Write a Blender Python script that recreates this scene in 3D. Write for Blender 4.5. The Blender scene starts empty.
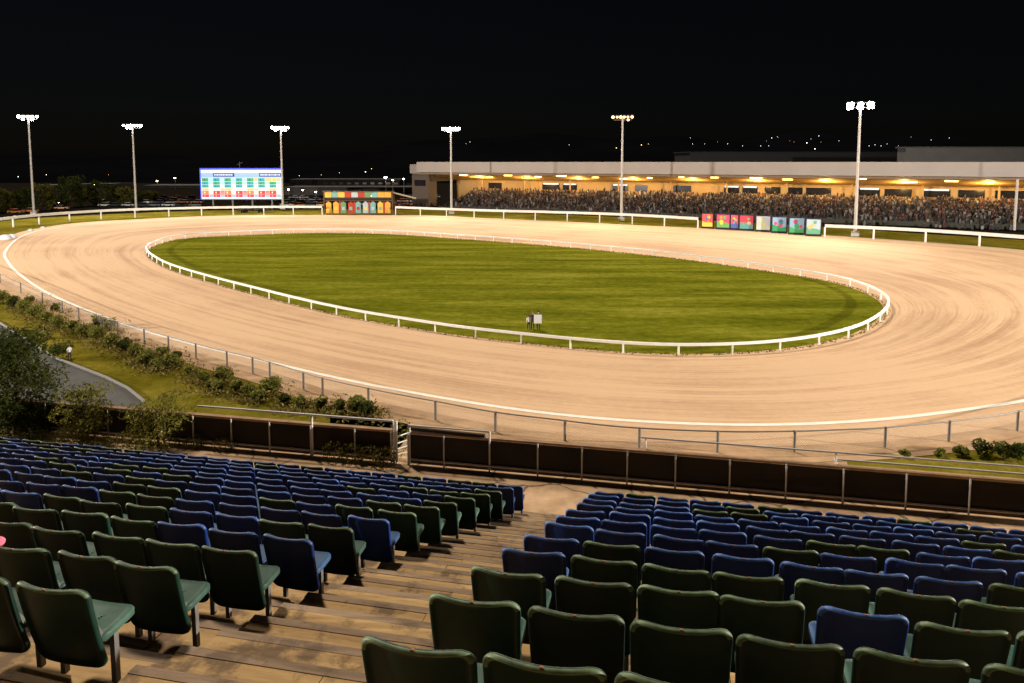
import bpy, bmesh, math, random
from mathutils import Vector, Matrix
R = math.radians
rnd = random.Random(7)
S = bpy.context.scene
COL = S.collection

# ------------------------------------------------------------------ camera
FPX, PX0, PY0, PITCH, CAMH = 730.0, 512.0, 228.4, R(5.2), 15.0
cp, sp = math.cos(PITCH), math.sin(PITCH)
cd = bpy.data.cameras.new('camera'); cam = bpy.data.objects.new('camera', cd); COL.objects.link(cam)
cam.location = (0, 0, CAMH); cam.rotation_euler = (math.pi/2 - PITCH, 0, 0)
cd.sensor_width = 36; cd.lens = 36*FPX/1024; cd.shift_y = -(341.5-PY0)/1024
cd.clip_start = 0.1; cd.clip_end = 8000
S.camera = cam

def ray(px, py):
    a, b = (px-PX0)/FPX, -(py-PY0)/FPX
    return Vector((a, cp+b*sp, -sp+b*cp))
def at(px, py, z=0.0):
    d = ray(px, py); t = (z-CAMH)/d.z
    return Vector((d.x*t, d.y*t, z))
def atd(px, py, Y):
    d = ray(px, py); t = Y/d.y
    return Vector((d.x*t, Y, CAMH+d.z*t))

# ------------------------------------------------------------------ materials
def mat(name, col, rough=0.7, var=0.0, scale=5.0, bump=0.0, bscale=40.0, spec=0.3, metal=0.0, col2=None, obj_rand=0.0, island=0.0, detail=5, dist=0.02, coat=0.0):
    m = bpy.data.materials.new(name); m.use_nodes = True
    nt = m.node_tree; N = nt.nodes; L = nt.links
    b = N['Principled BSDF']
    b.inputs['Roughness'].default_value = rough
    b.inputs['Specular IOR Level'].default_value = spec
    b.inputs['Metallic'].default_value = metal
    b.inputs['Coat Weight'].default_value = coat
    c4 = (*col, 1)
    b.inputs['Base Color'].default_value = c4
    tc = N.new('ShaderNodeTexCoord')
    out = None
    if var or col2:
        n = N.new('ShaderNodeTexNoise'); n.inputs['Scale'].default_value = scale; n.inputs['Detail'].default_value = detail
        n.inputs['Roughness'].default_value = 0.65
        L.new(tc.outputs['Object'], n.inputs['Vector'])
        r = N.new('ShaderNodeValToRGB'); L.new(n.outputs['Fac'], r.inputs['Fac'])
        r.color_ramp.elements[0].position = 0.3; r.color_ramp.elements[1].position = 0.7
        lo = col2 if col2 else tuple(max(0, x*(1-var)) for x in col)
        hi = col if col2 else tuple(x*(1+var) for x in col)
        r.color_ramp.elements[0].color = (*lo, 1); r.color_ramp.elements[1].color = (*hi, 1)
        out = r.outputs['Color']
    if obj_rand or island:
        src = N.new('ShaderNodeObjectInfo').outputs['Random'] if obj_rand else N.new('ShaderNodeNewGeometry').outputs['Random Per Island']
        k = obj_rand or island
        mr = N.new('ShaderNodeMapRange'); mr.inputs['To Min'].default_value = 1-k; mr.inputs['To Max'].default_value = 1+k
        L.new(src, mr.inputs['Value'])
        mx = N.new('ShaderNodeMix'); mx.data_type = 'RGBA'; mx.blend_type = 'MULTIPLY'; mx.inputs['Factor'].default_value = 1
        if out: L.new(out, mx.inputs['A'])
        else: mx.inputs['A'].default_value = c4
        L.new(mr.outputs['Result'], mx.inputs['B'])
        out = mx.outputs['Result']
    if out: L.new(out, b.inputs['Base Color'])
    if bump:
        n2 = N.new('ShaderNodeTexNoise'); n2.inputs['Scale'].default_value = bscale; n2.inputs['Detail'].default_value = 4
        L.new(tc.outputs['Object'], n2.inputs['Vector'])
        bp = N.new('ShaderNodeBump'); bp.inputs['Strength'].default_value = bump; bp.inputs['Distance'].default_value = dist
        L.new(n2.outputs['Fac'], bp.inputs['Height']); L.new(bp.outputs['Normal'], b.inputs['Normal'])
    return m
def emit(name, col, strength):
    m = bpy.data.materials.new(name); m.use_nodes = True
    b = m.node_tree.nodes['Principled BSDF']
    b.inputs['Base Color'].default_value = (*[min(1, c*0.5) for c in col], 1)
    b.inputs['Emission Color'].default_value = (*col, 1); b.inputs['Emission Strength'].default_value = strength
    return m
def ramp_island(name, cols, rough=0.8):
    m = bpy.data.materials.new(name); m.use_nodes = True
    N = m.node_tree.nodes; L = m.node_tree.links; b = N['Principled BSDF']
    g = N.new('ShaderNodeNewGeometry'); r = N.new('ShaderNodeValToRGB'); r.color_ramp.interpolation = 'CONSTANT'
    e = r.color_ramp.elements
    while len(e) < len(cols): e.new(0.5)
    for i, c in enumerate(cols):
        e[i].position = i/len(cols); e[i].color = (*c, 1)
    L.new(g.outputs['Random Per Island'], r.inputs['Fac']); L.new(r.outputs['Color'], b.inputs['Base Color'])
    b.inputs['Roughness'].default_value = rough
    return m

# ------------------------------------------------------------------ mesh builder
class MB:
    def __init__(self): self.v = []; self.f = []; self.m = []; self.uv = None
    def add(self, vs, fs, mi=0):
        o = len(self.v); self.v += [tuple(p) for p in vs]
        self.f += [tuple(i+o for i in q) for q in fs]; self.m += [mi]*len(fs)
    def box(self, c, s, M=None, mi=0):
        x, y, z = (k/2 for k in s)
        vs = [Vector((a*x, b*y, d*z)) for d in (-1, 1) for b in (-1, 1) for a in (-1, 1)]
        if M: vs = [M @ v for v in vs]
        self.add([v+Vector(c) for v in vs], [(0,2,3,1),(4,5,7,6),(0,1,5,4),(2,6,7,3),(0,4,6,2),(1,3,7,5)], mi)
    def hexa(self, bot, top, mi=0):
        n = len(bot)
        self.add(list(bot)+list(top), [tuple(range(n))[::-1], tuple(range(n, 2*n))]+[(i, (i+1) % n, n+(i+1) % n, n+i) for i in range(n)], mi)
    def tube(self, a, b, r, r2=None, n=8, mi=0):
        a, b = Vector(a), Vector(b); r2 = r if r2 is None else r2
        d = (b-a).normalized(); u = d.orthogonal().normalized(); w = d.cross(u)
        vs = [a+(u*math.cos(t)+w*math.sin(t))*r for t in [2*math.pi*i/n for i in range(n)]]
        vs += [b+(u*math.cos(t)+w*math.sin(t))*r2 for t in [2*math.pi*i/n for i in range(n)]]
        self.add(vs, [tuple(range(n))[::-1], tuple(range(n, 2*n))]+[(i, (i+1) % n, n+(i+1) % n, n+i) for i in range(n)], mi)
    def path(self, pts, r, n=8, closed=False, mi=0):
        pts = [Vector(p) for p in pts]; N = len(pts); vs = []
        for i, p in enumerate(pts):
            a = pts[(i-1) % N] if (closed or i > 0) else p; b = pts[(i+1) % N] if (closed or i < N-1) else p
            d = (b-a).normalized(); u = d.cross(Vector((0, 0, 1)))
            if u.length < 1e-4: u = d.orthogonal()
            u.normalize(); w = u.cross(d)
            vs += [p+(u*math.cos(t)+w*math.sin(t))*r for t in [2*math.pi*k/n for k in range(n)]]
        fs = []
        for i in range(N if closed else N-1):
            j = (i+1) % N
            fs += [(i*n+k, i*n+(k+1) % n, j*n+(k+1) % n, j*n+k) for k in range(n)]
        if not closed: fs += [tuple(range(n)), tuple(range((N-1)*n, N*n))[::-1]]
        self.add(vs, fs, mi)
    def band(self, pts, w, h, closed=False, mi=0):
        """a flat beam following pts: w across, h tall"""
        pts = [Vector(p) for p in pts]; N = len(pts); vs = []
        for i, p in enumerate(pts):
            a = pts[(i-1) % N] if (closed or i > 0) else p; b = pts[(i+1) % N] if (closed or i < N-1) else p
            d = (b-a).normalized(); u = d.cross(Vector((0, 0, 1))).normalized()*(w/2); q = Vector((0, 0, h/2))
            vs += [p-u-q, p+u-q, p+u+q, p-u+q]
        fs = []
        for i in range(N if closed else N-1):
            j = (i+1) % N
            fs += [(i*4+k, i*4+(k+1) % 4, j*4+(k+1) % 4, j*4+k) for k in range(4)]
        if not closed: fs += [(3, 2, 1, 0), ((N-1)*4, (N-1)*4+1, (N-1)*4+2, (N-1)*4+3)]
        self.add(vs, fs, mi)
    def poly(self, pts, mi=0): self.add(pts, [tuple(range(len(pts)))], mi)
    def ball(self, c, r, seg=8, rings=6, sc=(1, 1, 1), mi=0, jit=0.0, rg=None):
        c = Vector(c); vs = [c+Vector((0, 0, r*sc[2]))]
        for i in range(1, rings):
            t = math.pi*i/rings
            for k in range(seg):
                p = 2*math.pi*k/seg; q = r*(1+(rg.uniform(-jit, jit) if jit else 0))
                vs.append(c+Vector((q*sc[0]*math.sin(t)*math.cos(p), q*sc[1]*math.sin(t)*math.sin(p), q*sc[2]*math.cos(t))))
        vs.append(c-Vector((0, 0, r*sc[2]))); n = len(vs)-1
        fs = [(0, 1+k, 1+(k+1) % seg) for k in range(seg)]
        for i in range(rings-2):
            fs += [(1+i*seg+k, 1+(i+1)*seg+k, 1+(i+1)*seg+(k+1) % seg, 1+i*seg+(k+1) % seg) for k in range(seg)]
        fs += [(n, 1+(rings-2)*seg+(k+1) % seg, 1+(rings-2)*seg+k) for k in range(seg)]
        self.add(vs, fs, mi)
    def build(self, name, mats, parent=None, smooth=False, uvs=None):
        me = bpy.data.meshes.new(name); me.from_pydata(self.v, [], self.f)
        for m in (mats if isinstance(mats, (list, tuple)) else [mats]): me.materials.append(m)
        me.polygons.foreach_set('material_index', self.m)
        me.polygons.foreach_set('use_smooth', [smooth]*len(self.f))
        if uvs:
            l = me.uv_layers.new(name='UVMap')
            for i, u in enumerate(uvs): l.data[i].uv = u
        me.update()
        bm = bmesh.new(); bm.from_mesh(me); bmesh.ops.recalc_face_normals(bm, faces=bm.faces)
        bm.to_mesh(me); bm.free()
        o = bpy.data.objects.new(name, me); COL.objects.link(o)
        if parent: o.parent = parent
        return o
def tag(o, label, cat, group=None, kind=None):
    o['label'] = label; o['category'] = cat
    if group: o['group'] = group
    if kind: o['kind'] = kind
    return o
def thing(name, label, cat, loc=(0, 0, 0), rz=0.0, group=None):
    o = bpy.data.objects.new(name, None); COL.objects.link(o); o.empty_display_size = 0.2
    o.location = loc; o.rotation_euler = (0, 0, rz)
    return tag(o, label, cat, group)
def struct(o): o['kind'] = 'structure'; return o
def copy_tree(o, parent=None):
    c = o.copy(); COL.objects.link(c)
    if parent: c.parent = parent
    for ch in list(o.children):
        copy_tree(ch, c)
    return c
ORD = 'zeroth first second third fourth fifth sixth seventh eighth ninth tenth eleventh twelfth thirteenth fourteenth fifteenth sixteenth seventeenth eighteenth nineteenth twentieth'.split()
def ordn(n):
    if n < len(ORD): return ORD[n]
    t, u = divmod(n, 10); T = {2: 'twenty', 3: 'thirty', 4: 'forty', 5: 'fifty', 6: 'sixty', 7: 'seventy', 8: 'eighty', 9: 'ninety'}
    TT = {2: 'twentieth', 3: 'thirtieth', 4: 'fortieth', 5: 'fiftieth', 6: 'sixtieth'}
    return TT[t] if u == 0 else T[t]+'-'+ORD[u]

# ------------------------------------------------------------------ curves
def catmull(P, closed, per=12):
    out = []; n = len(P)
    for i in range(n if closed else n-1):
        p0 = P[(i-1) % n] if closed or i > 0 else P[i]; p1 = P[i]; p2 = P[(i+1) % n]; p3 = P[(i+2) % n] if closed or i < n-2 else p2
        for k in range(per):
            t = k/per
            out.append(0.5*((2*p1)+(p2-p0)*t+(2*p0-5*p1+4*p2-p3)*t*t+(3*p1-p0-3*p2+p3)*t**3))
    if not closed: out.append(P[-1])
    return out
def resample(P, step, closed):
    Q = P+[P[0]] if closed else P
    L = [0]
    for a, b in zip(Q, Q[1:]): L.append(L[-1]+(b-a).length)
    n = max(2, round(L[-1]/step)); out = []; j = 0
    for i in range(n if closed else n+1):
        s = L[-1]*i/n
        while j < len(L)-2 and L[j+1] < s: j += 1
        t = (s-L[j])/max(1e-9, L[j+1]-L[j]); out.append(Q[j].lerp(Q[j+1], t))
    return out
def smooth_closed(P, it):
    n = len(P)
    for _ in range(it): P = [(P[i-1]+P[i]*2+P[(i+1) % n])/4 for i in range(n)]
    return P

RAILH = 0.85
inner_px = [(146,249),(153,242),(176,235),(205,232.6),(249,230.8),(304,229),(362,229.3),(406,231),(450,234),(494,237),(553,241.3),(598,245.3),(657,251),(716,258),(774,266),(833,275),(865,284),(884,293),(890,300),(887,308),(876,317),(858,326),(830,333.5),(785,340.5),(735,344),(680,345),(640,344),(600,341),(559,337.5),(523,333.5),(465,327.5),(406,318.5),(348,309),(293,297),(249,286),(205,274.6),(165,262)]
inner = [at(x, y, RAILH) for x, y in inner_px]
inner = smooth_closed(resample(catmull(inner, True), 0.8, True), 20)
inner0 = [Vector((p.x, p.y, 0)) for p in inner]
CEN = sum(inner0, Vector())/len(inner0)

line_px = [(5,252),(8,262),(18,273),(44,291),(88,311),(132,327),(176,340),(220,351),(260,360),(348,380.5),(436,397),(494,406.5),(559,415),(628,421),(716,425),(780,425),(839,423),(900,418),(956,411),(1024,401),(1100,384),(1170,358),(1210,330),(1215,303),(1185,283),(1130,266),(1060,255),(1000,248),(900,240.5),(800,234),(716,229),(628,225),(559,221.5),(494,218.6),(436,216.4),(377,216),(260,216.3),(205,217.3),(132,221),(88,224),(58,227),(35,231.5),(17,239)]
line = smooth_closed(resample(catmull([at(x, y) for x, y in line_px], True), 0.8, True), 15)

fence_px = [(-60,250),(-45,262),(-25,272),(0,282.5),(44,303.5),(88,323),(146,343),(205,360.5),(264,376),(319,394),(377,408),(436,420),(494,431.5),(559,440),(627,448),(724,452.5),(798,452),(839,450.5),(880,448.5),(953,441),(1017,431),(1100,408),(1200,372)]
# y in this list is the foot of the chain link fence
fencel = resample(catmull([at(x, y) for x, y in fence_px], False), 1.0, False)

far_edge_px = [(1024,252.5),(926,245),(839,239.5),(716,230.5),(628,225.6),(559,222.5),(494,219),(436,215.6),(377,215),(260,215),(205,216),(132,219.5),(88,222),(59,225),(40,228),(20,232),(0,240),(-30,246)]
far_edge = resample(catmull([at(x, y) for x, y in far_edge_px], False), 1.5, False)

# ------------------------------------------------------------------ ground sheets
M_ground = mat('dark dirt', (0.016, 0.013, 0.010), 0.95, var=0.4, scale=0.25, spec=0.0)
M_dirt = mat('brown dirt', (0.40, 0.25, 0.135), 0.95, var=0.28, scale=0.5, bump=0.4, bscale=6, dist=0.05)
M_verge = None

def grass_mat(name, dark, mid, light, stretch=(1, 1, 1), big=0.05, fine=1.2):
    m = bpy.data.materials.new(name); m.use_nodes = True
    N = m.node_tree.nodes; L = m.node_tree.links; b = N['Principled BSDF']
    b.inputs['Roughness'].default_value = 1.0; b.inputs['Specular IOR Level'].default_value = 0.0
    tc = N.new('ShaderNodeTexCoord'); mp = N.new('ShaderNodeMapping'); mp.inputs['Scale'].default_value = stretch
    mp.inputs['Rotation'].default_value = (0, 0, R(6))
    L.new(tc.outputs['Object'], mp.inputs['Vector'])
    n1 = N.new('ShaderNodeTexNoise'); n1.inputs['Scale'].default_value = big; n1.inputs['Detail'].default_value = 6; n1.inputs['Roughness'].default_value = 0.7
    L.new(mp.outputs['Vector'], n1.inputs['Vector'])
    n2 = N.new('ShaderNodeTexNoise'); n2.inputs['Scale'].default_value = fine; n2.inputs['Detail'].default_value = 8; n2.inputs['Roughness'].default_value = 0.75
    L.new(tc.outputs['Object'], n2.inputs['Vector'])
    mx = N.new('ShaderNodeMix'); mx.data_type = 'FLOAT'; mx.inputs['Factor'].default_value = 0.40
    L.new(n1.outputs['Fac'], mx.inputs['A']); L.new(n2.outputs['Fac'], mx.inputs['B'])
    r = N.new('ShaderNodeValToRGB'); e = r.color_ramp.elements
    e[0].position = 0.36; e[0].color = (*dark, 1); e[1].position = 0.64; e[1].color = (*light, 1)
    q = e.new(0.5); q.color = (*mid, 1)
    L.new(mx.outputs['Result'], r.inputs['Fac']); L.new(r.outputs['Color'], b.inputs['Base Color'])
    bp = N.new('ShaderNodeBump'); bp.inputs['Strength'].default_value = 0.6; bp.inputs['Distance'].default_value = 0.1
    n3 = N.new('ShaderNodeTexNoise'); n3.inputs['Scale'].default_value = 5; n3.inputs['Detail'].default_value = 5
    L.new(tc.outputs['Object'], n3.inputs['Vector'])
    L.new(n3.outputs['Fac'], bp.inputs['Height']); L.new(bp.outputs['Normal'], b.inputs['Normal'])
    return m
M_turf = grass_mat('mown turf', (0.058, 0.068, 0.004), (0.135, 0.140, 0.010), (0.26, 0.245, 0.030), stretch=(0.28, 1.6, 1), big=0.16, fine=1.0)
M_verge = grass_mat('rough verge grass', (0.07, 0.062, 0.005), (0.14, 0.118, 0.012), (0.25, 0.19, 0.04), big=0.12, fine=0.8)

def sand_mat():
    m = bpy.data.materials.new('harrowed sand'); m.use_nodes = True
    N = m.node_tree.nodes; L = m.node_tree.links; b = N['Principled BSDF']
    b.inputs['Roughness'].default_value = 0.95; b.inputs['Specular IOR Level'].default_value = 0.1
    uv = N.new('ShaderNodeUVMap'); mp = N.new('ShaderNodeMapping'); mp.inputs['Scale'].default_value = (0.012, 1.0, 1)
    L.new(uv.outputs['UV'], mp.inputs['Vector'])
    n1 = N.new('ShaderNodeTexNoise'); n1.inputs['Scale'].default_value = 0.75; n1.inputs['Detail'].default_value = 5; n1.inputs['Roughness'].default_value = 0.6
    n1.inputs['Distortion'].default_value = 0.3
    L.new(mp.outputs['Vector'], n1.inputs['Vector'])
    mp2 = N.new('ShaderNodeMapping'); mp2.inputs['Scale'].default_value = (0.03, 1.0, 1); L.new(uv.outputs['UV'], mp2.inputs['Vector'])
    n2 = N.new('ShaderNodeTexNoise'); n2.inputs['Scale'].default_value = 5.0; n2.inputs['Detail'].default_value = 6; n2.inputs['Roughness'].default_value = .7
    L.new(mp2.outputs['Vector'], n2.inputs['Vector'])
    tc = N.new('ShaderNodeTexCoord'); n3 = N.new('ShaderNodeTexNoise'); n3.inputs['Scale'].default_value = 0.06; n3.inputs['Detail'].default_value = 6
    L.new(tc.outputs['Object'], n3.inputs['Vector'])
    a = N.new('ShaderNodeMix'); a.data_type = 'FLOAT'; a.inputs['Factor'].default_value = 0.4
    L.new(n1.outputs['Fac'], a.inputs['A']); L.new(n2.outputs['Fac'], a.inputs['B'])
    c = N.new('ShaderNodeMix'); c.data_type = 'FLOAT'; c.inputs['Factor'].default_value = 0.3
    L.new(a.outputs['Result'], c.inputs['A']); L.new(n3.outputs['Fac'], c.inputs['B'])
    r = N.new('ShaderNodeValToRGB'); e = r.color_ramp.elements
    e[0].position = 0.385; e[0].color = (0.40, 0.243, 0.138, 1); e[1].position = 0.52; e[1].color = (0.62, 0.415, 0.255, 1)
    n5 = N.new('ShaderNodeTexNoise'); n5.inputs['Scale'].default_value = 1.6; n5.inputs['Detail'].default_value = 9; n5.inputs['Roughness'].default_value = .8
    L.new(tc.outputs['Object'], n5.inputs['Vector'])
    e5 = N.new('ShaderNodeMix'); e5.data_type = 'FLOAT'; e5.inputs['Factor'].default_value = 0.16
    L.new(c.outputs['Result'], e5.inputs['A']); L.new(n5.outputs['Fac'], e5.inputs['B']); c = e5
    L.new(c.outputs['Result'], r.inputs['Fac']); L.new(r.outputs['Color'], b.inputs['Base Color'])
    bp = N.new('ShaderNodeBump'); bp.inputs['Strength'].default_value = 0.5; bp.inputs['Distance'].default_value = 0.12
    L.new(n2.outputs['Fac'], bp.inputs['Height']); L.new(bp.outputs['Normal'], b.inputs['Normal'])
    return m
M_sand = sand_mat()
M_white = mat('white paint', (0.78, 0.76, 0.72), 0.5, var=0.08, scale=2)
M_chalk = mat('white line paint', (0.80, 0.74, 0.65), 0.9, var=0.1, scale=1.5)

g = MB(); g.poly([(-850, -150, -0.06), (850, -150, -0.06), (850, 900, -0.06), (-850, 900, -0.06)])
struct(g.build('ground', M_ground))

# sand outer boundary = chain link fence foot + far edge, seen from the centre
outer_poly = [Vector(p) for p in fencel]+[at(1230,340),at(1255,310),at(1230,285),at(1150,268)]+far_edge
outer_poly = smooth_closed(resample(outer_poly, 1.5, True), 3)
def ray_hit(poly, ang):
    d = Vector((math.cos(ang), math.sin(ang))); best = None
    for i in range(len(poly)):
        a = poly[i]-CEN; b = poly[(i+1) % len(poly)]-CEN
        ex, ey = b.x-a.x, b.y-a.y; den = d.x*ey-d.y*ex
        if abs(den) < 1e-9: continue
        t = (a.x*ey-a.y*ex)/den; s = (a.x*d.y-a.y*d.x)/den
        if t > 0 and 0 <= s <= 1 and (best is None or t > best): best = t
    return best
NA, NR = 420, 16
angs = [2*math.pi*i/NA for i in range(NA)]
ri = [ray_hit(inner0, a)*0.985 for a in angs]; rl = [ray_hit(line, a) for a in angs]; ro = [ray_hit(outer_poly, a) for a in angs]
for i in range(NA): ro[i] = max(ro[i], rl[i]+0.3)
mb = MB(); uvs = []; vs = []; fs = []
for i in range(NA+1):
    a = angs[i % NA]; k = i % NA
    for j in range(NR+1):
        if j <= 12: rr_ = ri[k]+(rl[k]-ri[k])*j/12
        else: rr_ = rl[k]+(ro[k]-rl[k])*(j-12)/4
        vs.append((CEN.x+math.cos(a)*rr_, CEN.y+math.sin(a)*rr_, 0.0))
W = NR+1
for i in range(NA):
    for j in range(NR):
        fs.append((i*W+j, (i+1)*W+j, (i+1)*W+j+1, i*W+j+1))
        u0, u1 = i*1.2, (i+1)*1.2
        y0 = (j if j <= 12 else 12+(j-12)*.3)*2.0; y1 = (j+1 if j+1 <= 12 else 12+(j+1-12)*.3)*2.0
        uvs += [(u0, y0), (u1, y0), (u1, y1), (u0, y1)]
me = bpy.data.meshes.new('sand_track'); me.from_pydata(vs, [], fs); me.materials.append(M_sand)
l = me.uv_layers.new(name='UVMap')
for i, u in enumerate(uvs): l.data[i].uv = u
o = bpy.data.objects.new('sand_track', me); COL.objects.link(o); struct(o)

# infield turf
C2 = Vector((CEN.x, CEN.y, 0))
ring = [C2+(p-C2)*0.992 for p in inner0[::2]]
mb = MB(); mb.add([(C2.x, C2.y, 0.012)]+[(p.x, p.y, 0.012) for p in ring], [(0, 1+i, 1+(i+1) % len(ring)) for i in range(len(ring))])
struct(mb.build('infield_lawn', M_turf))
# painted line
mb = MB(); n = len(line); vs = []
for i, p in enumerate(line):
    d = (line[(i+1) % n]-line[i-1]).normalized(); u = Vector((d.y, -d.x, 0))*0.20
    vs += [p-u+Vector((0, 0, .016)), p+u+Vector((0, 0, .016))]
mb.add(vs, [(2*i, 2*i+1, 2*((i+1) % n)+1, 2*((i+1) % n)) for i in range(n)])
struct(mb.build('track_line_marking', M_chalk))
# far verge: between sand edge and the stand
mb = MB()
fe = far_edge; outp = []
for p in fe:
    d = (p-C2).normalized(); outp.append(p+d*26)
vs = [(p.x, p.y, -0.03) for p in fe]+[(p.x, p.y, -0.03) for p in outp]; k = len(fe)
mb.add(vs, [(i, i+1, k+i+1, k+i) for i in range(k-1)])
struct(mb.build('outer_verge', M_verge))
# near left grass bank and right grass patch
mb = MB()
nl = [p for p in fencel if p.x < at(420, 425).x]
vs = [];
for p in nl:
    vs += [(p.x, p.y, -0.02)]
low = [(p.x-2, max(26.0, p.y-38), -0.02) for p in nl]
k = len(nl); mb.add(vs+low, [(i, i+1, k+i+1, k+i) for i in range(k-1)])
struct(mb.build('grass_bank', M_verge))
mb = MB(); pr = [at(845, 454), at(905, 449), at(955, 444), at(1017, 435), at(1100, 415), at(1200, 395), at(1250, 470), at(1000, 490), at(850, 474)]
mb.poly([(p.x, p.y, -0.02) for p in pr]); struct(mb.build('grass_patch', M_verge))
mb = MB(); pr = [at(330, 415), at(420, 425), at(500, 437), at(627, 452), at(724, 457), at(845, 454), at(850, 474), at(600, 490), at(330, 460)]
mb.poly([(p.x, p.y, -0.02) for p in pr]); struct(mb.build('dirt_apron', M_dirt))
# brown strip at the foot of the chain link fence
mb = MB(); vs = []
for i, p in enumerate(fencel):
    d = (fencel[min(i+1, len(fencel)-1)]-fencel[max(i-1, 0)]).normalized(); u = Vector((d.y, -d.x, 0))
    vs += [p+u*1.3+Vector((0, 0, .006)), p-u*0.9+Vector((0, 0, .006))]
mb.add(vs, [(2*i, 2*i+1, 2*i+3, 2*i+2) for i in range(len(fencel)-1)])
struct(mb.build('fence_dirt_strip', M_dirt))
# grey paved path down left
M_asph = mat('worn grey paving', (0.055, 0.054, 0.052), 0.9, var=0.2, scale=0.8)
pth = [(-60,296),(0,323.5),(25,339),(52,357),(88,371),(106,378),(128,389),(144,402)]
pp = [at(*q) for q in pth]
mb = MB(); mb.poly([(p.x, p.y, 0.0) for p in pp]+[(p.x, p.y, 0.0) for p in (at(144, 440), at(-60, 440))]); struct(mb.build('paved_path', M_asph))
mb = MB(); mb.band([p+Vector((0, 0, .06)) for p in pp], 0.13, 0.14); struct(mb.build('path_kerb', mat('grey kerb', (.20, .19, .18), .8)))

# ------------------------------------------------------------------ seating terrace frame
A12 = R(12)
F = Vector((math.sin(A12), math.cos(A12), 0)); RR = Vector((math.cos(A12), -math.sin(A12), 0))
P0 = Vector((-0.368, 2.64, 0)); SP = 0.5
AISLE = 2.31
# each block: first seat (row 0, beside the aisle), step from row to row, tread height of row 0, number of rows
BLK = {'right': (Vector((-0.368, 2.64, 0)), Vector((0.175, 0.786, 0)), 12.417, 0.3115, 12),
       'left': (Vector((-2.49, 3.775, 0)), Vector((0.190, 0.704, 0)), 11.951, 0.2771, 14)}
ROT = -A12          # local +Y along F
def stand(r, f, z): return P0+RR*r+F*f+Vector((0, 0, z))
MROT = Matrix.Rotation(ROT, 3, 'Z')

def plank_mat(name, c1, c2, c3, wear=0.5):
    m = bpy.data.materials.new(name); m.use_nodes = True
    N = m.node_tree.nodes; L = m.node_tree.links; b = N['Principled BSDF']
    b.inputs['Roughness'].default_value = 0.8; b.inputs['Specular IOR Level'].default_value = 0.25
    tc = N.new('ShaderNodeTexCoord')
    mp = N.new('ShaderNodeMapping'); mp.inputs['Scale'].default_value = (0.9, 7, 7); L.new(tc.outputs['Object'], mp.inputs['Vector'])
    n1 = N.new('ShaderNodeTexNoise'); n1.inputs['Scale'].default_value = 1.6; n1.inputs['Detail'].default_value = 8; n1.inputs['Roughness'].default_value = 0.7
    L.new(mp.outputs['Vector'], n1.inputs['Vector'])
    n2 = N.new('ShaderNodeTexNoise'); n2.inputs['Scale'].default_value = 2.2; n2.inputs['Detail'].default_value = 7; n2.inputs['Roughness'].default_value = 0.7
    L.new(tc.outputs['Object'], n2.inputs['Vector'])
    r = N.new('ShaderNodeValToRGB'); e = r.color_ramp.elements
    e[0].position = 0.35; e[0].color = (*c2, 1); e[1].position = 0.62; e[1].color = (*c1, 1)
    L.new(n1.outputs['Fac'], r.inputs['Fac'])
    r2 = N.new('ShaderNodeValToRGB'); r2.color_ramp.elements[0].position = 0.5; r2.color_ramp.elements[1].position = 0.6
    L.new(n2.outputs['Fac'], r2.inputs['Fac'])
    ml = N.new('ShaderNodeMath'); ml.operation = 'MULTIPLY'; ml.inputs[1].default_value = wear; L.new(r2.outputs['Color'], ml.inputs[0])
    mx = N.new('ShaderNodeMix'); mx.data_type = 'RGBA'; L.new(ml.outputs[0], mx.inputs['Factor'])
    L.new(r.outputs['Color'], mx.inputs['A']); mx.inputs['B'].default_value = (*c3, 1)
    L.new(mx.outputs['Result'], b.inputs['Base Color'])
    bp = N.new('ShaderNodeBump'); bp.inputs['Strength'].default_value = 0.5; bp.inputs['Distance'].default_value = 0.01
    L.new(n1.outputs['Fac'], bp.inputs['Height']); L.new(bp.outputs['Normal'], b.inputs['Normal'])
    return m
M_tread = plank_mat('weathered ochre timber', (0.56, 0.365, 0.16), (0.36, 0.22, 0.095), (0.14, 0.09, 0.055), 0.85)
M_nosing = plank_mat('grey weathered timber', (0.36, 0.25, 0.165), (0.22, 0.15, 0.095), (0.12, 0.08, 0.05), 0.7)
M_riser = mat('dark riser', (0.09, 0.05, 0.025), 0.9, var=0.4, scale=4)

terr = thing('seating_terrace', 'stepped timber seating terrace with stained brown treads and grey nosings', 'terrace', tuple(P0), ROT)
RL, RRT = -24.0, 13.0     # extents along the row
ZC = 8.05                 # concourse level
def tz(side, k): return BLK[side][2]-BLK[side][3]*k
def rf(side, k):
    p = BLK[side][0]+BLK[side][1]*k-P0
    return p.dot(RR), p.dot(F)
def tread(r0, r1, f0, f1, z, name, nose, boards):
    mb = MB(); w = (f1-f0-nose)/boards; L_ = r1-r0; rg = random.Random(int(f0*1000))
    joints = [r0]; x = r0+rg.uniform(.6, 2.5)
    while x < r1-.5: joints.append(x); x += rg.uniform(1.8, 3.4)
    joints.append(r1)
    for a_, b_ in zip(joints, joints[1:]):
        for q in range(boards):
            y0 = f0+0.003+q*w
            mb.box(((a_+b_)/2, y0+w/2, z-0.03+rg.uniform(-.004, .003)), (b_-a_-.006, w-0.010, 0.06))
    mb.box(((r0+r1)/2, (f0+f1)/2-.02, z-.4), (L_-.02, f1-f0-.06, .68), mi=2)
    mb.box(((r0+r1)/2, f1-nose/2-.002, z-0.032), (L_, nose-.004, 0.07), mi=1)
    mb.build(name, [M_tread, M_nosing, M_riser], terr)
A0, A1 = -AISLE+0.29, -0.30
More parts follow.
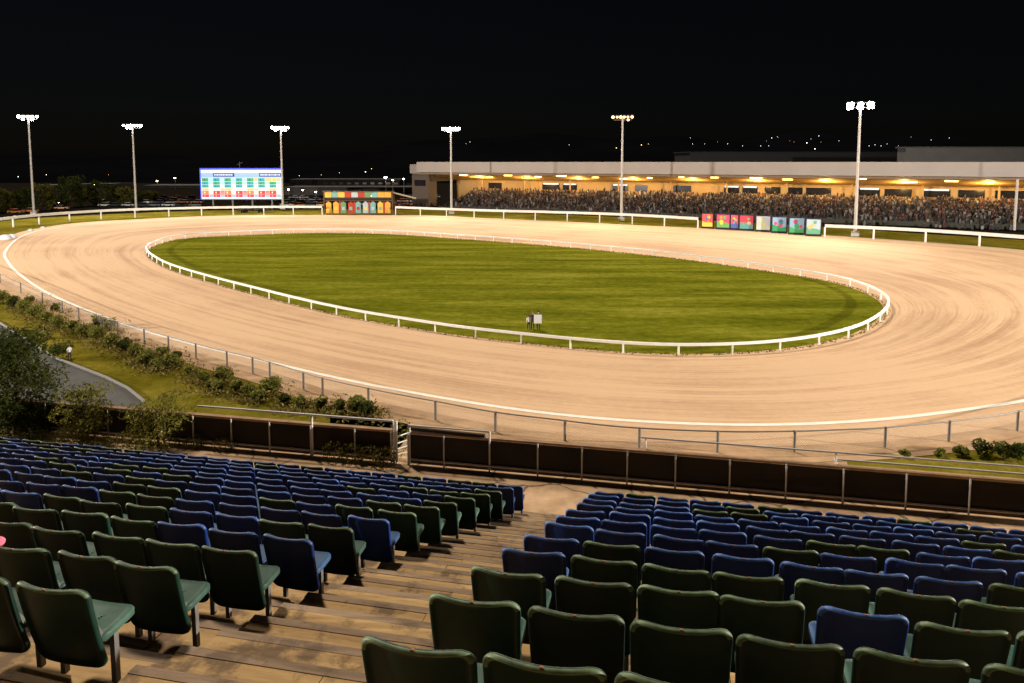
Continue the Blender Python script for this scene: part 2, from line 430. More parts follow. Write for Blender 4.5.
for side, (b0, st_, z0_, dr_, n_) in BLK.items():
    pf = rf(side, 1)[1]-rf(side, 0)[1]
    for k in range(-5, n_+(2 if side == 'right' else 0)):
        f0 = rf(side, k)[1]-.16
        tread(*((A1+.004, RRT) if side == 'right' else (RL, A0-.004)), f0, f0+pf, tz(side, k), 'tread', .085, 2)
pf = .403; n_ = 0
for n_ in range(-9, 27):
    f0 = -.30+n_*pf; z = 12.417-.1557*n_+.02
    if z < ZC+.1: break
    tread(A0, A1, f0, f0+pf, z, 'aisle_step', .075, 2)
# ------------------------------------------------------------------ concourse
def conc_mat():
    m = mat('stained concrete', (0.70, 0.47, 0.28), 0.9, col2=(0.34, 0.21, 0.11), scale=1.3, detail=8)
    N = m.node_tree.nodes; L = m.node_tree.links; b = N['Principled BSDF']
    tc = N.new('ShaderNodeTexCoord')
    nz = N.new('ShaderNodeTexNoise'); nz.inputs['Scale'].default_value = 1.5; nz.inputs['Detail'].default_value = 4; L.new(tc.outputs['Object'], nz.inputs['Vector'])
    va = N.new('ShaderNodeVectorMath'); va.operation = 'ADD'; L.new(tc.outputs['Object'], va.inputs[0])
    vs_ = N.new('ShaderNodeVectorMath'); vs_.operation = 'SCALE'; vs_.inputs['Scale'].default_value = 0.5; L.new(nz.outputs['Color'], vs_.inputs[0]); L.new(vs_.outputs[0], va.inputs[1])
    vo = N.new('ShaderNodeTexVoronoi'); vo.feature = 'DISTANCE_TO_EDGE'; vo.inputs['Scale'].default_value = 0.55; L.new(va.outputs[0], vo.inputs['Vector'])
    cr = N.new('ShaderNodeValToRGB'); cr.color_ramp.elements[0].position = 0.0; cr.color_ramp.elements[0].color = (0, 0, 0, 1); cr.color_ramp.elements[1].position = 0.02
    L.new(vo.outputs['Distance'], cr.inputs['Fac'])
    old = b.inputs['Base Color'].links[0].from_socket
    mx = N.new('ShaderNodeMix'); mx.data_type = 'RGBA'; L.new(cr.outputs['Color'], mx.inputs['Factor']); mx.inputs['A'].default_value = (0.07, 0.045, 0.025, 1)
    L.new(old, mx.inputs['B']); L.new(mx.outputs['Result'], b.inputs['Base Color'])
    return m
M_conc = conc_mat()
def fdist(p): return (Vector((p.x, p.y, 0))-P0).dot(F)
FENF = fdist(at(640, 485, ZC))
f_start = 10.25
mb = MB()
mb.box((0, (f_start+FENF+0.7)/2, -1.5), (90, FENF+0.7-f_start, 3.0))
o = mb.build('concourse', M_conc); o.location = (P0.x, P0.y, ZC); o.rotation_euler = (0, 0, ROT); struct(o)
# earth embankment from concourse edge down to the track level
mb = MB()
a, b = FENF+0.72, FENF+12
mb.add([(-60, a, -0.35), (60, a, -0.35), (60, b, -ZC-0.1), (-60, b, -ZC-0.1), (-60, a, -ZC-0.1), (60, a, -ZC-0.1)], [(0, 1, 2, 3), (0, 4, 5, 1), (0, 3, 4), (1, 5, 2), (3, 2, 5, 4)])
o = mb.build('embankment', M_verge); o.location = (P0.x, P0.y, ZC); o.rotation_euler = (0, 0, ROT); struct(o)

# ------------------------------------------------------------------ chairs
def plastic(name, col, fade):
    m = mat(name, col, 0.5, var=0.25, scale=9, spec=0.22, obj_rand=0.4, bump=0.08, bscale=60, dist=0.004)
    return m
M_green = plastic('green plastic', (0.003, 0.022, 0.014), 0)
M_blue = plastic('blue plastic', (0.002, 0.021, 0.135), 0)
M_green2 = plastic('paler green plastic', (0.04, 0.085, 0.065), 0)  # seat pans take a paler tone than the backrests
M_blue2 = plastic('paler blue plastic', (0.03, 0.07, 0.15), 0)
M_leg = mat('galvanised steel', (0.16, 0.15, 0.14), 0.5, var=0.2, scale=10, metal=0.3)
M_tagm = mat('orange number sticker', (0.30, 0.11, 0.03), 0.6)
def rrect(w, h, r, inset, nc=6, ne=7):
    w2, h2 = w/2-inset, h/2-inset; r = max(r-inset, 0.012); r = min(r, w2, h2); P = []
    cs = [(w2-r, h2-r, 0), (-(w2-r), h2-r, 90), (-(w2-r), -(h2-r), 180), (w2-r, -(h2-r), 270)]
    for i, (cx, cy, a0) in enumerate(cs):
        arc = [(cx+r*math.cos(R(a0+90*k/nc)), cy+r*math.sin(R(a0+90*k/nc))) for k in range(nc+1)]
        P += arc
        nx, ny, na = cs[(i+1) % 4]; q = (nx+r*math.cos(R(na)), ny+r*math.sin(R(na)))
        for k in range(1, ne): P.append((arc[-1][0]+(q[0]-arc[-1][0])*k/ne, arc[-1][1]+(q[1]-arc[-1][1])*k/ne))
    return P
def shell(w, h, r, rings, fn, rim=None):
    """rings: (inset, depth) from the back centre round the rim to the front centre"""
    mb = MB(); vs = []; n = None
    for ins, d in rings:
        P = rrect(w, h, r, ins); n = len(P)
        vs += [fn(x, y, d) for x, y in P]
    fs = [tuple(range(n))]
    for i in range(len(rings)-1):
        fs += [(i*n+k, i*n+(k+1) % n, (i+1)*n+(k+1) % n, (i+1)*n+k) for k in range(n)]
    fs.append(tuple(range((len(rings)-1)*n, len(rings)*n))[::-1])
    mb.add(vs, fs)
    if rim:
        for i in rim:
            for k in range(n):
                if rrect(w, h, r, 0.0)[k][1] > h*.40: mb.m[1+i*n+k] = 1  # only the top edge takes the painted highlight colour
    return mb
BW, BH = 0.48, 0.56
def back_fn(x, y, d):
    # local: x across, forward +Y, z up. y=+BH/2 is the top
    z = 0.745-BH/2+y
    t = (y+BH/2)/BH
    fwd = 0.045*(x/(BW/2))**2*(0.4+0.6*t)
    zz = z-0.012*(1-(x/(BW/2))**2)*t
    return (x*(1-0.05*(1-t)), 0.0+fwd+d-0.11*(t-1)+0.05*(1-t)**2, zz)
BACK = [(0.20,-.004),(0.14,-.004),(0.09,-.004),(0.05,-.004),(0.032,-.006),(0.024,-.016),(0.014,-.024),(0.005,-.020),(0.0,-.008),(0.003,.004),(0.012,.012),(0.03,.014),(0.06,.010),(0.10,.008),(0.15,.007),(0.20,.007)]
SW, SD = 0.42, 0.30
def seat_fn(x, y, d):
    u = y/(SD/2)      # -1 back, 1 front
    z = 0.40-0.018*(1-(x/(SW/2))**2)*(1-u*u*0.5)+0.012*u-(0.02*max(0, u-0.6)**2*6)
    return (x, 0.145+SD/2+y, z-d)
SEAT = [(0.18,0.0),(0.12,0.0),(0.07,0.0),(0.035,-.002),(0.012,.002),(0.0,.014),(0.0,.05),(0.008,.056),(0.015,.05),(0.02,.022),(0.06,.02),(0.12,.02),(0.18,.02)]
def make_chair(bmat, smat, rim):
    t = thing('stadium_seat', '', 'seat')
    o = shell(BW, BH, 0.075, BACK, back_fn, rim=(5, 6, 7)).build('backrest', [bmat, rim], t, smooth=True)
    shell(SW, SD, 0.07, SEAT, seat_fn).build('seat', smat, t, smooth=True)
    for s in (-1, 1):
        mb = MB(); x = s*0.175
        mb.box((x, 0.27, 0.205), (0.032, 0.036, 0.36)); mb.box((x, 0.27, 0.365), (0.03, 0.2, 0.03))
        mb.hexa([(x-.012, 0.17, .35), (x+.012, .17, .35), (x+.012, .20, .35), (x-.012, .20, .35)], [(x-.012, .13, .44), (x+.012, .13, .44), (x+.012, .15, .44), (x-.012, .15, .44)])
        mb.build('leg', M_leg, t)
    mb = MB(); c = back_fn(0, BH/2-0.006, -0.018)
    mb.box((0, c[1]+0.006, c[2]+0.006), (0.015, 0.010, 0.005)); mb.build('number_tag', M_tagm, t)
    return t
M_green3 = mat('painted highlight green rim', (0.17, 0.23, 0.12), 0.5, col2=(0.05, 0.09, 0.045), scale=14, obj_rand=.3)  # light on the top edge painted in as a paler rim colour
M_blue3 = mat('painted highlight blue rim', (0.09, 0.17, 0.38), 0.5, col2=(0.015, 0.06, 0.25), scale=14, obj_rand=.3)
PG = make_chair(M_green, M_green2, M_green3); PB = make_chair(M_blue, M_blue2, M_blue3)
used = {'g': False, 'b': False}
def place_chair(p, colr, label):
    src = PG if colr == 'g' else PB
    if not used[colr]: o = src; used[colr] = True
    else: o = copy_tree(src)
    o.location = (p.x+rnd.uniform(-.02, .02), p.y+rnd.uniform(-.012, .012), p.z)
    o.rotation_euler = (rnd.gauss(0, .012), rnd.gauss(0, .01), ROT+rnd.gauss(0, .025))
    o['label'] = label; o['group'] = 'stadium seats on the timber terrace'
def in_view(p, m=25):
    v = p-Vector((0, 0, CAMH)); d = v.y*cp-v.z*sp
    if d < 0.3: return False
    u = v.y*sp+v.z*cp; x = PX0+v.x/d*FPX; y = PY0-u/d*FPX
    return -m < x < 1024+m and y < 683+m
def row_text(k, n_):
    if k < 5: return 'nearest row' if k == 0 else ORD[k+1]+' nearest row'
    m = n_-k
    return 'frontmost row' if m == 1 else ORD[m]+' row up from the walkway'
GREEN_R = {(0, c) for c in range(9)} | {(1, c) for c in range(9)} | {(2, c) for c in range(12) if c != 4} | {(3, c) for c in range(1, 12)}
GREEN_R |= {(4, 7), (4, 9), (5, 4), (6, 6), (7, 9)}
GREEN_L = {(0, c) for c in range(9)} | {(1, c) for c in range(9)} | {(2, c) for c in range(9)} | {(3, c) for c in range(3, 9)} | {(4, 0), (4, 1), (4, 4), (4, 5), (4, 6), (5, 5), (5, 6), (6, 3)} | {(k, 0) for k in range(6, 12)}
nch = 0
def fill(side):
    global nch
    b0, st_, z0_, dr_, n_ = BLK[side]
    for k in range(n_):
        for c in range(30):
            p = b0+st_*k+RR*(SP*c*(1 if side == 'right' else -1)); z = tz(side, k)
            if side == 'left' and k < 2: p = p-RR*.07
            if not (in_view(p+Vector((0, 0, z+.5))) or in_view(p+Vector((0, 0, z+.74)), 60)):
                if c > 4: break
                continue
            gl = GREEN_R if side == 'right' else GREEN_L
            col = 'g' if (k, c) in gl or (k > 3 and c > 0 and rnd.random() < (.10 if side == 'right' else .16)) else 'b'
            cn = 'green' if col == 'g' else 'blue'
            ct = 'aisle seat' if c == 0 else ordn(c+1)+' seat'
            place_chair(p+Vector((0, 0, z)), col, f'{cn} plastic seat, {row_text(k, n_)}, {ct} {side} of the aisle'); nch += 1
fill('right'); fill('left')
print('chairs', nch)

# pink cap on a seat at the left edge
# ------------------------------------------------------------------ concourse fence
M_pipe = mat('galvanised pipe', (0.42, 0.40, 0.38), 0.45, var=0.15, scale=6, metal=0.4)
M_wpipe = mat('pale painted pipe', (0.66, 0.64, 0.61), 0.45, var=0.12, scale=6)
def net_mat():
    m = bpy.data.materials.new('dark windbreak netting'); m.use_nodes = True
    N = m.node_tree.nodes; L = m.node_tree.links; b = N['Principled BSDF']; b.inputs['Roughness'].default_value = 0.9
    b.inputs['Specular IOR Level'].default_value = 0.1
    tc = N.new('ShaderNodeTexCoord'); n = N.new('ShaderNodeTexNoise'); n.inputs['Scale'].default_value = 1.3; n.inputs['Detail'].default_value = 8
    L.new(tc.outputs['Object'], n.inputs['Vector'])
    n4 = N.new('ShaderNodeTexNoise'); n4.inputs['Scale'].default_value = 70; n4.inputs['Detail'].default_value = 2; L.new(tc.outputs['Object'], n4.inputs['Vector'])
    ch = N.new('ShaderNodeValToRGB'); ch.color_ramp.elements[0].color = (.010, .008, .006, 1); ch.color_ramp.elements[1].color = (.060, .048, .037, 1); L.new(n4.outputs['Fac'], ch.inputs['Fac'])
    r = N.new('ShaderNodeValToRGB'); r.color_ramp.elements[0].position = .35; r.color_ramp.elements[1].position = .75
    r.color_ramp.elements[0].color = (.75, .75, .75, 1); r.color_ramp.elements[1].color = (1.2, 1.15, 1.1, 1); L.new(n.outputs['Fac'], r.inputs['Fac'])
    mx = N.new('ShaderNodeMix'); mx.data_type = 'RGBA'; mx.blend_type = 'MULTIPLY'; mx.inputs['Factor'].default_value = 1
    L.new(ch.outputs['Color'], mx.inputs['A']); L.new(r.outputs['Color'], mx.inputs['B']); L.new(mx.outputs['Result'], b.inputs['Base Color'])
    tr = N.new('ShaderNodeBsdfTransparent'); ms = N.new('ShaderNodeMixShader'); ms.inputs['Fac'].default_value = .05     # open weave
    L.new(b.outputs['BSDF'], ms.inputs[1]); L.new(tr.outputs['BSDF'], ms.inputs[2]); L.new(ms.outputs['Shader'], N['Material Output'].inputs['Surface'])
    return m
M_net = net_mat()
M_cap = mat('brown timber capping', (0.34, 0.21, 0.12), 0.85, var=0.3, scale=3)
def r_at(px, z=None, f=None):
    """row coordinate where the fence line meets the vertical plane through a picture column"""
    z = ZC if z is None else z; f = FENF if f is None else f
    lo, hi = -40.0, 40.0
    for _ in range(60):
        m_ = (lo+hi)/2; p = stand(m_, f, z); v = p-Vector((0, 0, CAMH)); d = v.y*cp-v.z*sp
        if PX0+v.x/d*FPX < px: lo = m_
        else: hi = m_
    return (lo+hi)/2
PH = 0.70
def mesh_fence(label, posts, rails, endpost=None):
    t = thing('concourse_fence', label, 'fence', (P0.x, P0.y, ZC), ROT)
    a, b = posts[0], posts[-1]
    mb = MB(); mb.box(((a+b)/2, FENF+0.03, 0.05+PH/2), (b-a, 0.02, PH-0.1)); mb.build('netting', M_net, t)
    mb = MB(); mb.box(((a+b)/2, FENF+0.09, PH+0.035), (b-a, 0.14, 0.05)); mb.build('capping', M_cap, t)
    mb = MB(); mb.tube((a, FENF-0.02, 0.14), (b, FENF-0.02, 0.14), 0.016); mb.build('bottom_rail', M_pipe, t)
    mb = MB(); mb.box(((a+b)/2, FENF+0.2, 0.03), (b-a, 0.22, 0.06)); mb.build('plinth', M_riser, t)
    for r in posts:
        mb = MB(); mb.tube((r, FENF-0.045, 0), (r, FENF-0.045, PH+0.05), 0.02); mb.build('post', M_pipe, t)
    for (ra, rb, h, off, rad, pr) in rails:
        mb = MB(); mb.tube((ra, FENF+off, h), (rb, FENF+off, h), rad); mb.build('handrail', M_wpipe, t)
        for q in pr:
            mb = MB(); mb.tube((q, FENF+off, -0.0), (q, FENF+off, h), rad*0.95); mb.build('rail_post', M_wpipe, t)
    return t
lp = [r_at(x) for x in (165, 195, 233, 271, 312, 356, 392)]
rl_ = [r_at(x) for x in (409, 444.6, 490, 538, 582, 627, 675, 729, 785, 842, 904.5, 967.5, 1034)]
rl_.append(rl_[-1]+1.3); rl_.append(rl_[-1]+1.3)
mesh_fence('dark netting fence left of the walkway gate, weeds growing through it', lp, [(r_at(200), r_at(394), 1.0, -0.02, 0.028, [lp[4]+.03, lp[-1]+.06])])
mesh_fence('long dark netting fence right of the gate with grey posts', rl_,
           [(rl_[0], rl_[2], 0.93, -0.02, 0.022, [rl_[0]+.03, rl_[2]]), (r_at(640), rl_[-1], 1.0, 0.16, 0.022, [r_at(644.6), r_at(836)]), (r_at(836), rl_[-1], 0.80, 0.30, 0.022, [r_at(838)])])
fl = [r_at(x) for x in (-70, -10, 48, 110, 160)]
mesh_fence('dark netting fence at far left, half hidden by bushes', fl, [])
# dark sagging beam on the fence right of the gate
tg = thing('gate_frame', 'small pale pipe gate standing ajar between two netting fences', 'gate', tuple(stand(lp[-1]+.12, FENF, ZC)), ROT)
wg = rl_[0]-lp[-1]-0.16
mb = MB(); mb.tube((0, 0, 0), (0, 0, 1.0), 0.03); mb.build('gate_post', M_wpipe, tg)
for z_, y_ in ((0.2, .25), (0.33, .3), (0.46, .35), (.62, .4)):
    mb = MB(); mb.tube((0.0, 0.02, z_), (wg, y_, z_+0.02), 0.014); mb.build('gate_bar', M_wpipe, tg)
mb = MB(); mb.tube((wg, .3, 0.1), (wg, .3, .66), 0.018); mb.build('gate_stile', M_wpipe, tg)
# loose dark beam lying along top
mb = MB(); mb.box((0, 0, 0), (1.75, 0.08, 0.07)); o = mb.build('loose_plank', mat('dark plank', (0.03, 0.02, 0.012), 0.8, var=.3, scale=8))
p = stand((rl_[0]+rl_[2])/2-0.05, FENF+0.08, ZC+PH+0.105); o.location = p; o.rotation_euler = (0, R(1.2), ROT)
tag(o, 'dark weathered plank lying on the fence capping right of the gate', 'plank')

# ------------------------------------------------------------------ chain link fence
M_clpipe = mat('dull steel tube', (0.17, 0.155, 0.14), 0.55, var=0.15, scale=4, metal=0.3)
M_wire = mat('chain link wire', (0.33, 0.29, 0.24), 0.6)
CH = 1.12
ct = thing('chain_link_fence', 'long curving chain link fence along the outside of the sand track', 'fence')
mb = MB(); mb.path([p+Vector((0, 0, CH)) for p in fencel], 0.042, n=6); mb.build('top_rail', M_clpipe, ct)
cpost = [(-30,270),(0,282.5),(20,292),(44,303.5),(62,312),(80,319.5),(99,327),(119,334),(143,342),(168,350),(196,358),(226,366),(251,373),(270,380),(303,389.5),(322,395),(372,407),(432,419.5),(500,432.5),(571,441.5),(642.5,449),(725,452.5),(798,452),(880,448.5),(953,441),(1017,431),(1090,411),(1160,387)]
for x, y in cpost:
    p0_ = at(x, y); p = min(fencel, key=lambda q: (q-p0_).length)
    mb = MB(); mb.tube(p, p+Vector((0, 0, CH+.04)), 0.075, n=8); mb.build('post', M_clpipe, ct)
mb = MB(); wl = resample(fencel, 0.14, False); hh = CH-0.08; st = int(hh/0.14)
q = Vector((0, 0, 0.006))
for i in range(0, len(wl)-st):
    for a, b in ((wl[i], wl[i+st]), (wl[i+st], wl[i])):
        A, B = a+Vector((0, 0, .05)), b+Vector((0, 0, hh))
        mb.add([A-q, A+q, B+q, B-q], [(0, 1, 2, 3)])
mb.build('wire_mesh', M_wire, ct)

# ------------------------------------------------------------------ white rails
ir = thing('inner_running_rail', 'white plastic running rail ringing the green infield', 'rail')
mb = MB(); mb.band(inner, 0.2, 0.2, closed=True); mb.build('rail', M_white, ir)
ps = resample(inner0, 4.3, True)
for p in ps[:100]:
    mb = MB(); d = (C2-p).normalized()
    mb.tube(p+Vector((0, 0, 0)), p+Vector((0, 0, RAILH-.1)), 0.075, n=6); mb.build('post', M_white, ir)
rail_l = [(-40,222.5),(0,218),(35,214.3),(88,210.6),(132,208.6),(205,206.8),(299,206),(395,206.3),(436,207.8),(494,209.7),(559,211.3),(628,213.7),(698,217.5)]
rail_r = [(825,224.5),(926,229),(1024,235.5),(1100,241.5)]
ORH = 2.5
def outer_rail(pts, label):
    t = thing('outer_rail', label, 'rail')
    P = resample(catmull([at(x, y, ORH) for x, y in pts], False), 2.0, False)
    mb = MB(); mb.band([p-Vector((0, 0, .25)) for p in P], 0.25, 0.6); mb.build('rail', M_white, t)
    for p in resample(P, 8.5, False):
        mb = MB(); mb.box((p.x, p.y, (ORH-.5)/2), (0.26, 0.26, ORH-.5)); mb.build('post', M_white, t)
    return P
outer_rail([(-40,222.5),(0,218),(35,214.3),(88,210.6),(132,208.6),(205,206.8),(270,206),(322,206)], 'broad white outer rail running from the left edge past the scoreboard to the starting gate')
outer_rail([(395.5,206.3),(436,207.8),(494,209.7),(559,211.3),(628,213.7),(698,217.5)], 'broad white outer rail between the starting gate and the picture boards')
outer_rail(rail_r, 'white outer rail right of the picture boards, below the crowd')

# ------------------------------------------------------------------ floodlights
M_pole = mat('pale steel pole', (0.50, 0.47, 0.44), 0.5, var=0.1, scale=1, metal=0.2)
M_head = mat('lamp housing', (0.2, 0.2, 0.2), 0.5)
M_concb = mat('concrete block', (0.5, 0.48, 0.45), 0.9, var=0.2, scale=2)
E_cool = emit('lit floodlight lens', (1.0, 0.96, 0.9), 60)
E_warm = emit('lit warm floodlight lens', (1.0, 0.52, 0.22), 3.0)
poles = [((30,117),(34,215),5,E_cool,'tall floodlight pole nearest the left edge, above the dark trees'),
         ((133,126),(136.3,211),6,E_cool,'tall floodlight pole between the dark trees and the scoreboard'),
         ((280,128),(283,210.5),6,E_cool,'tall floodlight pole standing behind the right end of the scoreboard'),
         ((450.5,129),(451.5,214),6,E_cool,'tall floodlight pole at the left end of the grandstand roof'),
         ((621,117.5),(621.3,221),6,E_warm,'orange tinted floodlight pole in front of the middle of the grandstand'),
         ((859,104.5),(855,236),6,E_cool,'tall floodlight pole right of the picture boards, three lamp clusters')]
for (hx, hy), (bx, by), nl_, em, lab in poles:
    b = at(bx, by); h = atd(hx, hy, b.y).z
    t = thing('floodlight_pole', lab, 'floodlight', tuple(b), 0, 'floodlight poles round the track')
    face = math.atan2(-(CEN.x-b.x), CEN.y-b.y); t.rotation_euler = (0, 0, face*0.6 if abs(face) < 2 else (face-math.pi*(1 if face > 0 else -1))*0.4)
    mb = MB(); mb.tube((0, 0, 0), (0, 0, h), 0.36, 0.22, n=12); mb.build('pole', M_pole, t, smooth=False)
    mb = MB(); mb.box((0, 0, .45), (1.5, 1.5, .9)); mb.build('plinth', M_concb, t)
    mb = MB(); mb.box((0, 0, h+.35), (5.2, .18, .18)); mb.box((0, 0, h-.6), (4.4, .14, .14)); mb.build('crossbar', M_head, t)
    xs = [-2.3+4.6*i/(nl_-1) for i in range(nl_)]
    if 'three' in lab: xs = [-2.1, -1.6, -.25, .25, 1.6, 2.1]
    for row in (0, 1):  # second row added to swell the heads toward their bloom
        for x in xs:
            if row and (abs(x) > 2.0 or rnd.random() < .35) and 'three' not in lab: continue
            zz = h+.2-row*.72; xo = x+rnd.uniform(-.1, .1); q = rnd.uniform(.28, .42)
            Mx = Matrix.Rotation(R(28), 3, 'X')
            mb = MB(); mb.box((xo, -.28, zz), (.7, .4, .62), Mx); hd = mb.build('lamp_head', M_head, t)
            mb = MB(); c = Vector((xo, -.28, zz))+Mx @ Vector((0, -.2, 0))
            mb.ball(c, q, 10, 6, (1, .5, .95)); mb.build('lens', em, hd, smooth=True)
    ld = bpy.data.lights.new('floodlight', 'SPOT'); ld.energy = 56000; ld.shadow_soft_size = 1.2; ld.spot_size = R(165); ld.spot_blend = 1.0
    ld.color = (1, .80, .60) if em is E_warm else (1, .91, .80)
    lo = bpy.data.objects.new('flood_or_fill_spot', ld); COL.objects.link(lo)
    lo.location = b+Vector((0, 0, h-.6))+(CEN-b).normalized()*1.2
    lo.rotation_euler = (Vector((CEN.x, CEN.y-25, 0))-lo.location).to_track_quat('-Z', 'Y').to_euler()

for (lx, ly) in ((-150, 46), (125, 4)):      # two unseen spots added outside the frame to light camera-facing rails
    ld = bpy.data.lights.new('floodlight', 'SPOT'); ld.energy = 720000; ld.shadow_soft_size = 1.2; ld.color = (1, .9, .78)
    ld.spot_size = R(150); ld.spot_blend = .8
    lo = bpy.data.objects.new('flood_or_fill_spot', ld); COL.objects.link(lo); lo.location = (lx, ly, 27)
    lo.rotation_euler = (Vector((CEN.x, CEN.y+10, 0))-lo.location).to_track_quat('-Z', 'Y').to_euler()
# ------------------------------------------------------------------ scoreboard
sb0, sb1 = at(201, 209), at(283, 209); sbY = sb0.y
zt = atd(240, 168.5, sbY).z; zb = atd(240, 199.3, sbY).z
sw = (sb1-sb0).length; sbx = (sb0.x+sb1.x)/2
t = thing('scoreboard', 'big lit electronic results board with coloured columns behind the far rail', 'scoreboard', (sbx, sbY, 0))
M_cab = mat('black cabinet', (.02, .02, .025), .6)
mb = MB(); mb.box((0, .9, (zt+zb)/2), (sw+.3, 1.4, zt-zb+.4)); mb.build('cabinet', M_cab, t)
for x in (-sw*.36, -sw*.12, sw*.12, sw*.36):
    mb = MB(); mb.box((x, .9, zb/2-.1), (.5, .5, zb)); mb.build('leg', M_clpipe, t)
sc = [emit('screen '+n, c, s) for n, c, s in (('white', (.70, .80, 1.0), .62), ('pale blue', (.30, .45, .95), .6), ('deep blue', (.04, .08, .9), .9), ('teal', (.0, .36, .36), .55), ('green', (.03, .36, .12), .55), ('amber', (.95, .55, .08), .55), ('red', (.75, .02, .015), .55), ('orange', (.95, .2, .05), .55), ('cream', (1.0, .86, .55), .62), ('navy', (.01, .02, .2), .4), ('mint', (.4, .9, .75), .6))]
WH, PB_, DB, TE, GR, AM, RE, OR, CR, NA_, MI = range(11)
mb = MB(); H = zt-zb
def cell(u0, u1, v0, v1, mi, lift=0.0):
    x0, x1 = -sw/2+u0*sw, -sw/2+u1*sw; z0, z1 = zb+v0*H, zb+v1*H
    mb.box(((x0+x1)/2, .16-lift/2, (z0+z1)/2), (x1-x0, .02+lift, z1-z0), mi=mi)
cell(0, 1, 0, 1, WH)
cell(0, 1, .955, 1, DB, .02); cell(0, .012, 0, .955, DB, .02); cell(.988, 1, 0, .955, DB, .02); cell(.012, .988, 0, .02, PB_, .02)
cell(.012, .988, .70, .86, PB_, .02)
cell(.16, .42, .735, .85, NA_, .04); cell(.72, .985, .735, .85, NA_, .04)
for a0, a1 in ((.175, .40), (.735, .97)):
    u = a0
    while u < a1:
        w_ = rnd.uniform(.006, .016); cell(u, u+w_, .77, .82, WH, .06); u += w_+.006
for u in [x*.05+.04 for x in range(18)]: cell(u, u+.03, .895, .915, PB_, .02)
rows6 = [(.58, .69), (.48, .57), (.38, .47), (.29, .36), (.16, .28), (.07, .15)]
for ci in range(7):
    u0 = .02+ci*.137
    seq = [GR, TE, TE, AM, OR, RE] if ci % 2 == 0 else [TE, GR, TE, CR, RE, RE]
    if ci == 6: seq = [AM, GR, TE, AM, RE, RE]
    for (v0, v1), c_ in zip(rows6, seq):
        cell(u0, u0+.082, v0, v1, c_, .02)
        cell(u0+.026, u0+.038, v0+.03, v1-.03, NA_ if c_ in (TE, GR) else CR, .04)
    for (v0, v1), c_ in zip(rows6, [MI if ci < 4 else AM, MI, CR, AM if ci % 3 == 1 else CR, OR if ci % 2 else CR, PB_]):
        cell(u0+.086, u0+.134, v0, v1, c_, .015)
    for (v0, v1) in rows6[:5]:
        for q_ in range(3): cell(u0+.09+q_*.014, u0+.098+q_*.014, v0+.03, v0+.05, PB_, .03)
cell(.02, .97, .14, .155, RE, .025)
mb.build('screen', sc, t)
# antenna on top
mb = MB(); mb.tube((-.6, .9, zt), (-.6, .9, zt+2.2), .07); mb.tube((-1.4, .9, zt+1.2), (.3, .9, zt+1.9), .06); mb.build('aerial', M_clpipe, t)

# ------------------------------------------------------------------ starting gate
g0, g1 = at(324.5, 214), at(393.5, 213.6); gY = g0.y; gw = g1.x-g0.x
gt = atd(360, 191.5, gY).z
t = thing('starting_gate', 'wide starting gate with coloured upper boards and stall doors', 'starting gate', ((g0.x+g1.x)/2, gY, 0))
pc = {n: mat('gate paint '+n, c, .6, var=.15, scale=1.5) for n, c in dict(orange=(.95, .46, .07), amber=(.98, .58, .10), teal=(.22, .48, .48), red=(.5, .06, .03), pale=(.5, .6, .66), green=(.18, .34, .16), yellow=(.95, .75, .18)).items()}
M_fr = mat('gate frame', (.12, .07, .035), .7)
mb = MB()
for x in (-gw/2, gw/2): mb.box((x, 0, gt/2), (.35, .6, gt))
for z in (gt-.12, gt*.72, gt*.60, .35): mb.box((0, 0, z), (gw, .5, .24))
mb.box((0, 1.6, gt-.1), (gw, 3.0, .15))
for x in (-gw/2, 0, gw/2): mb.box((x, 3.0, gt/2), (.3, .3, gt))
mb.build('frame', M_fr, t)
mb = MB(); mb.box((0, 0.35, gt*.66), (gw-.3, .2, .7)); mb.build('dark_beam', M_cab, t)
ups = ['amber', 'teal', 'amber', 'red', 'pale', 'red', 'green', 'teal', 'orange', 'orange']; wd = (gw-.5)/len(ups)
for i, c in enumerate(ups):
    mb = MB(); mb.box((-gw/2+.25+wd*(i+.5), -.28, gt*.855), (wd-.06, .12, gt*.22)); mb.build('header_board', pc[c], t)
dn = ['orange', 'orange', 'green', 'red', 'teal', 'pale', 'teal', 'amber', 'orange']; wd = (gw-.5)/len(dn)
for i, c in enumerate(dn):
    x = -gw/2+.25+wd*(i+.5); w2 = wd*.36; zb_, zs, zp = .3, gt*.48, gt*.57
    mb = MB()
    fr = [(x-w2, -.32, zb_), (x+w2, -.32, zb_), (x+w2, -.32, zs), (x, -.32, zp), (x-w2, -.32, zs)]
    mb.hexa(fr, [(a_, b_+.12, c_) for a_, b_, c_ in fr]); d_ = mb.build('stall_door', pc[c], t)
    mb = MB(); c2 = ['yellow', 'amber', 'pale', 'teal', 'red', 'yellow', 'pale', 'teal', 'amber'][i]
    mb.box((x, -.36, gt*.25), (w2*1.1, .06, gt*.14)); mb.build('door_patch', pc[c2], d_)
    if i % 2 == 1:
        mb = MB(); mb.box((x+wd/2, -.30, gt*.3), (wd*.2, .12, gt*.5)); mb.build('divider', pc['red'], t)
mb = MB(); mb.tube((gw/2, .4, gt-.3), (gw/2+6.5, 2.5, gt-2.1), .22); mb.build('tow_beam', mat('pale tow beam', (.5, .4, .3), .6), t)

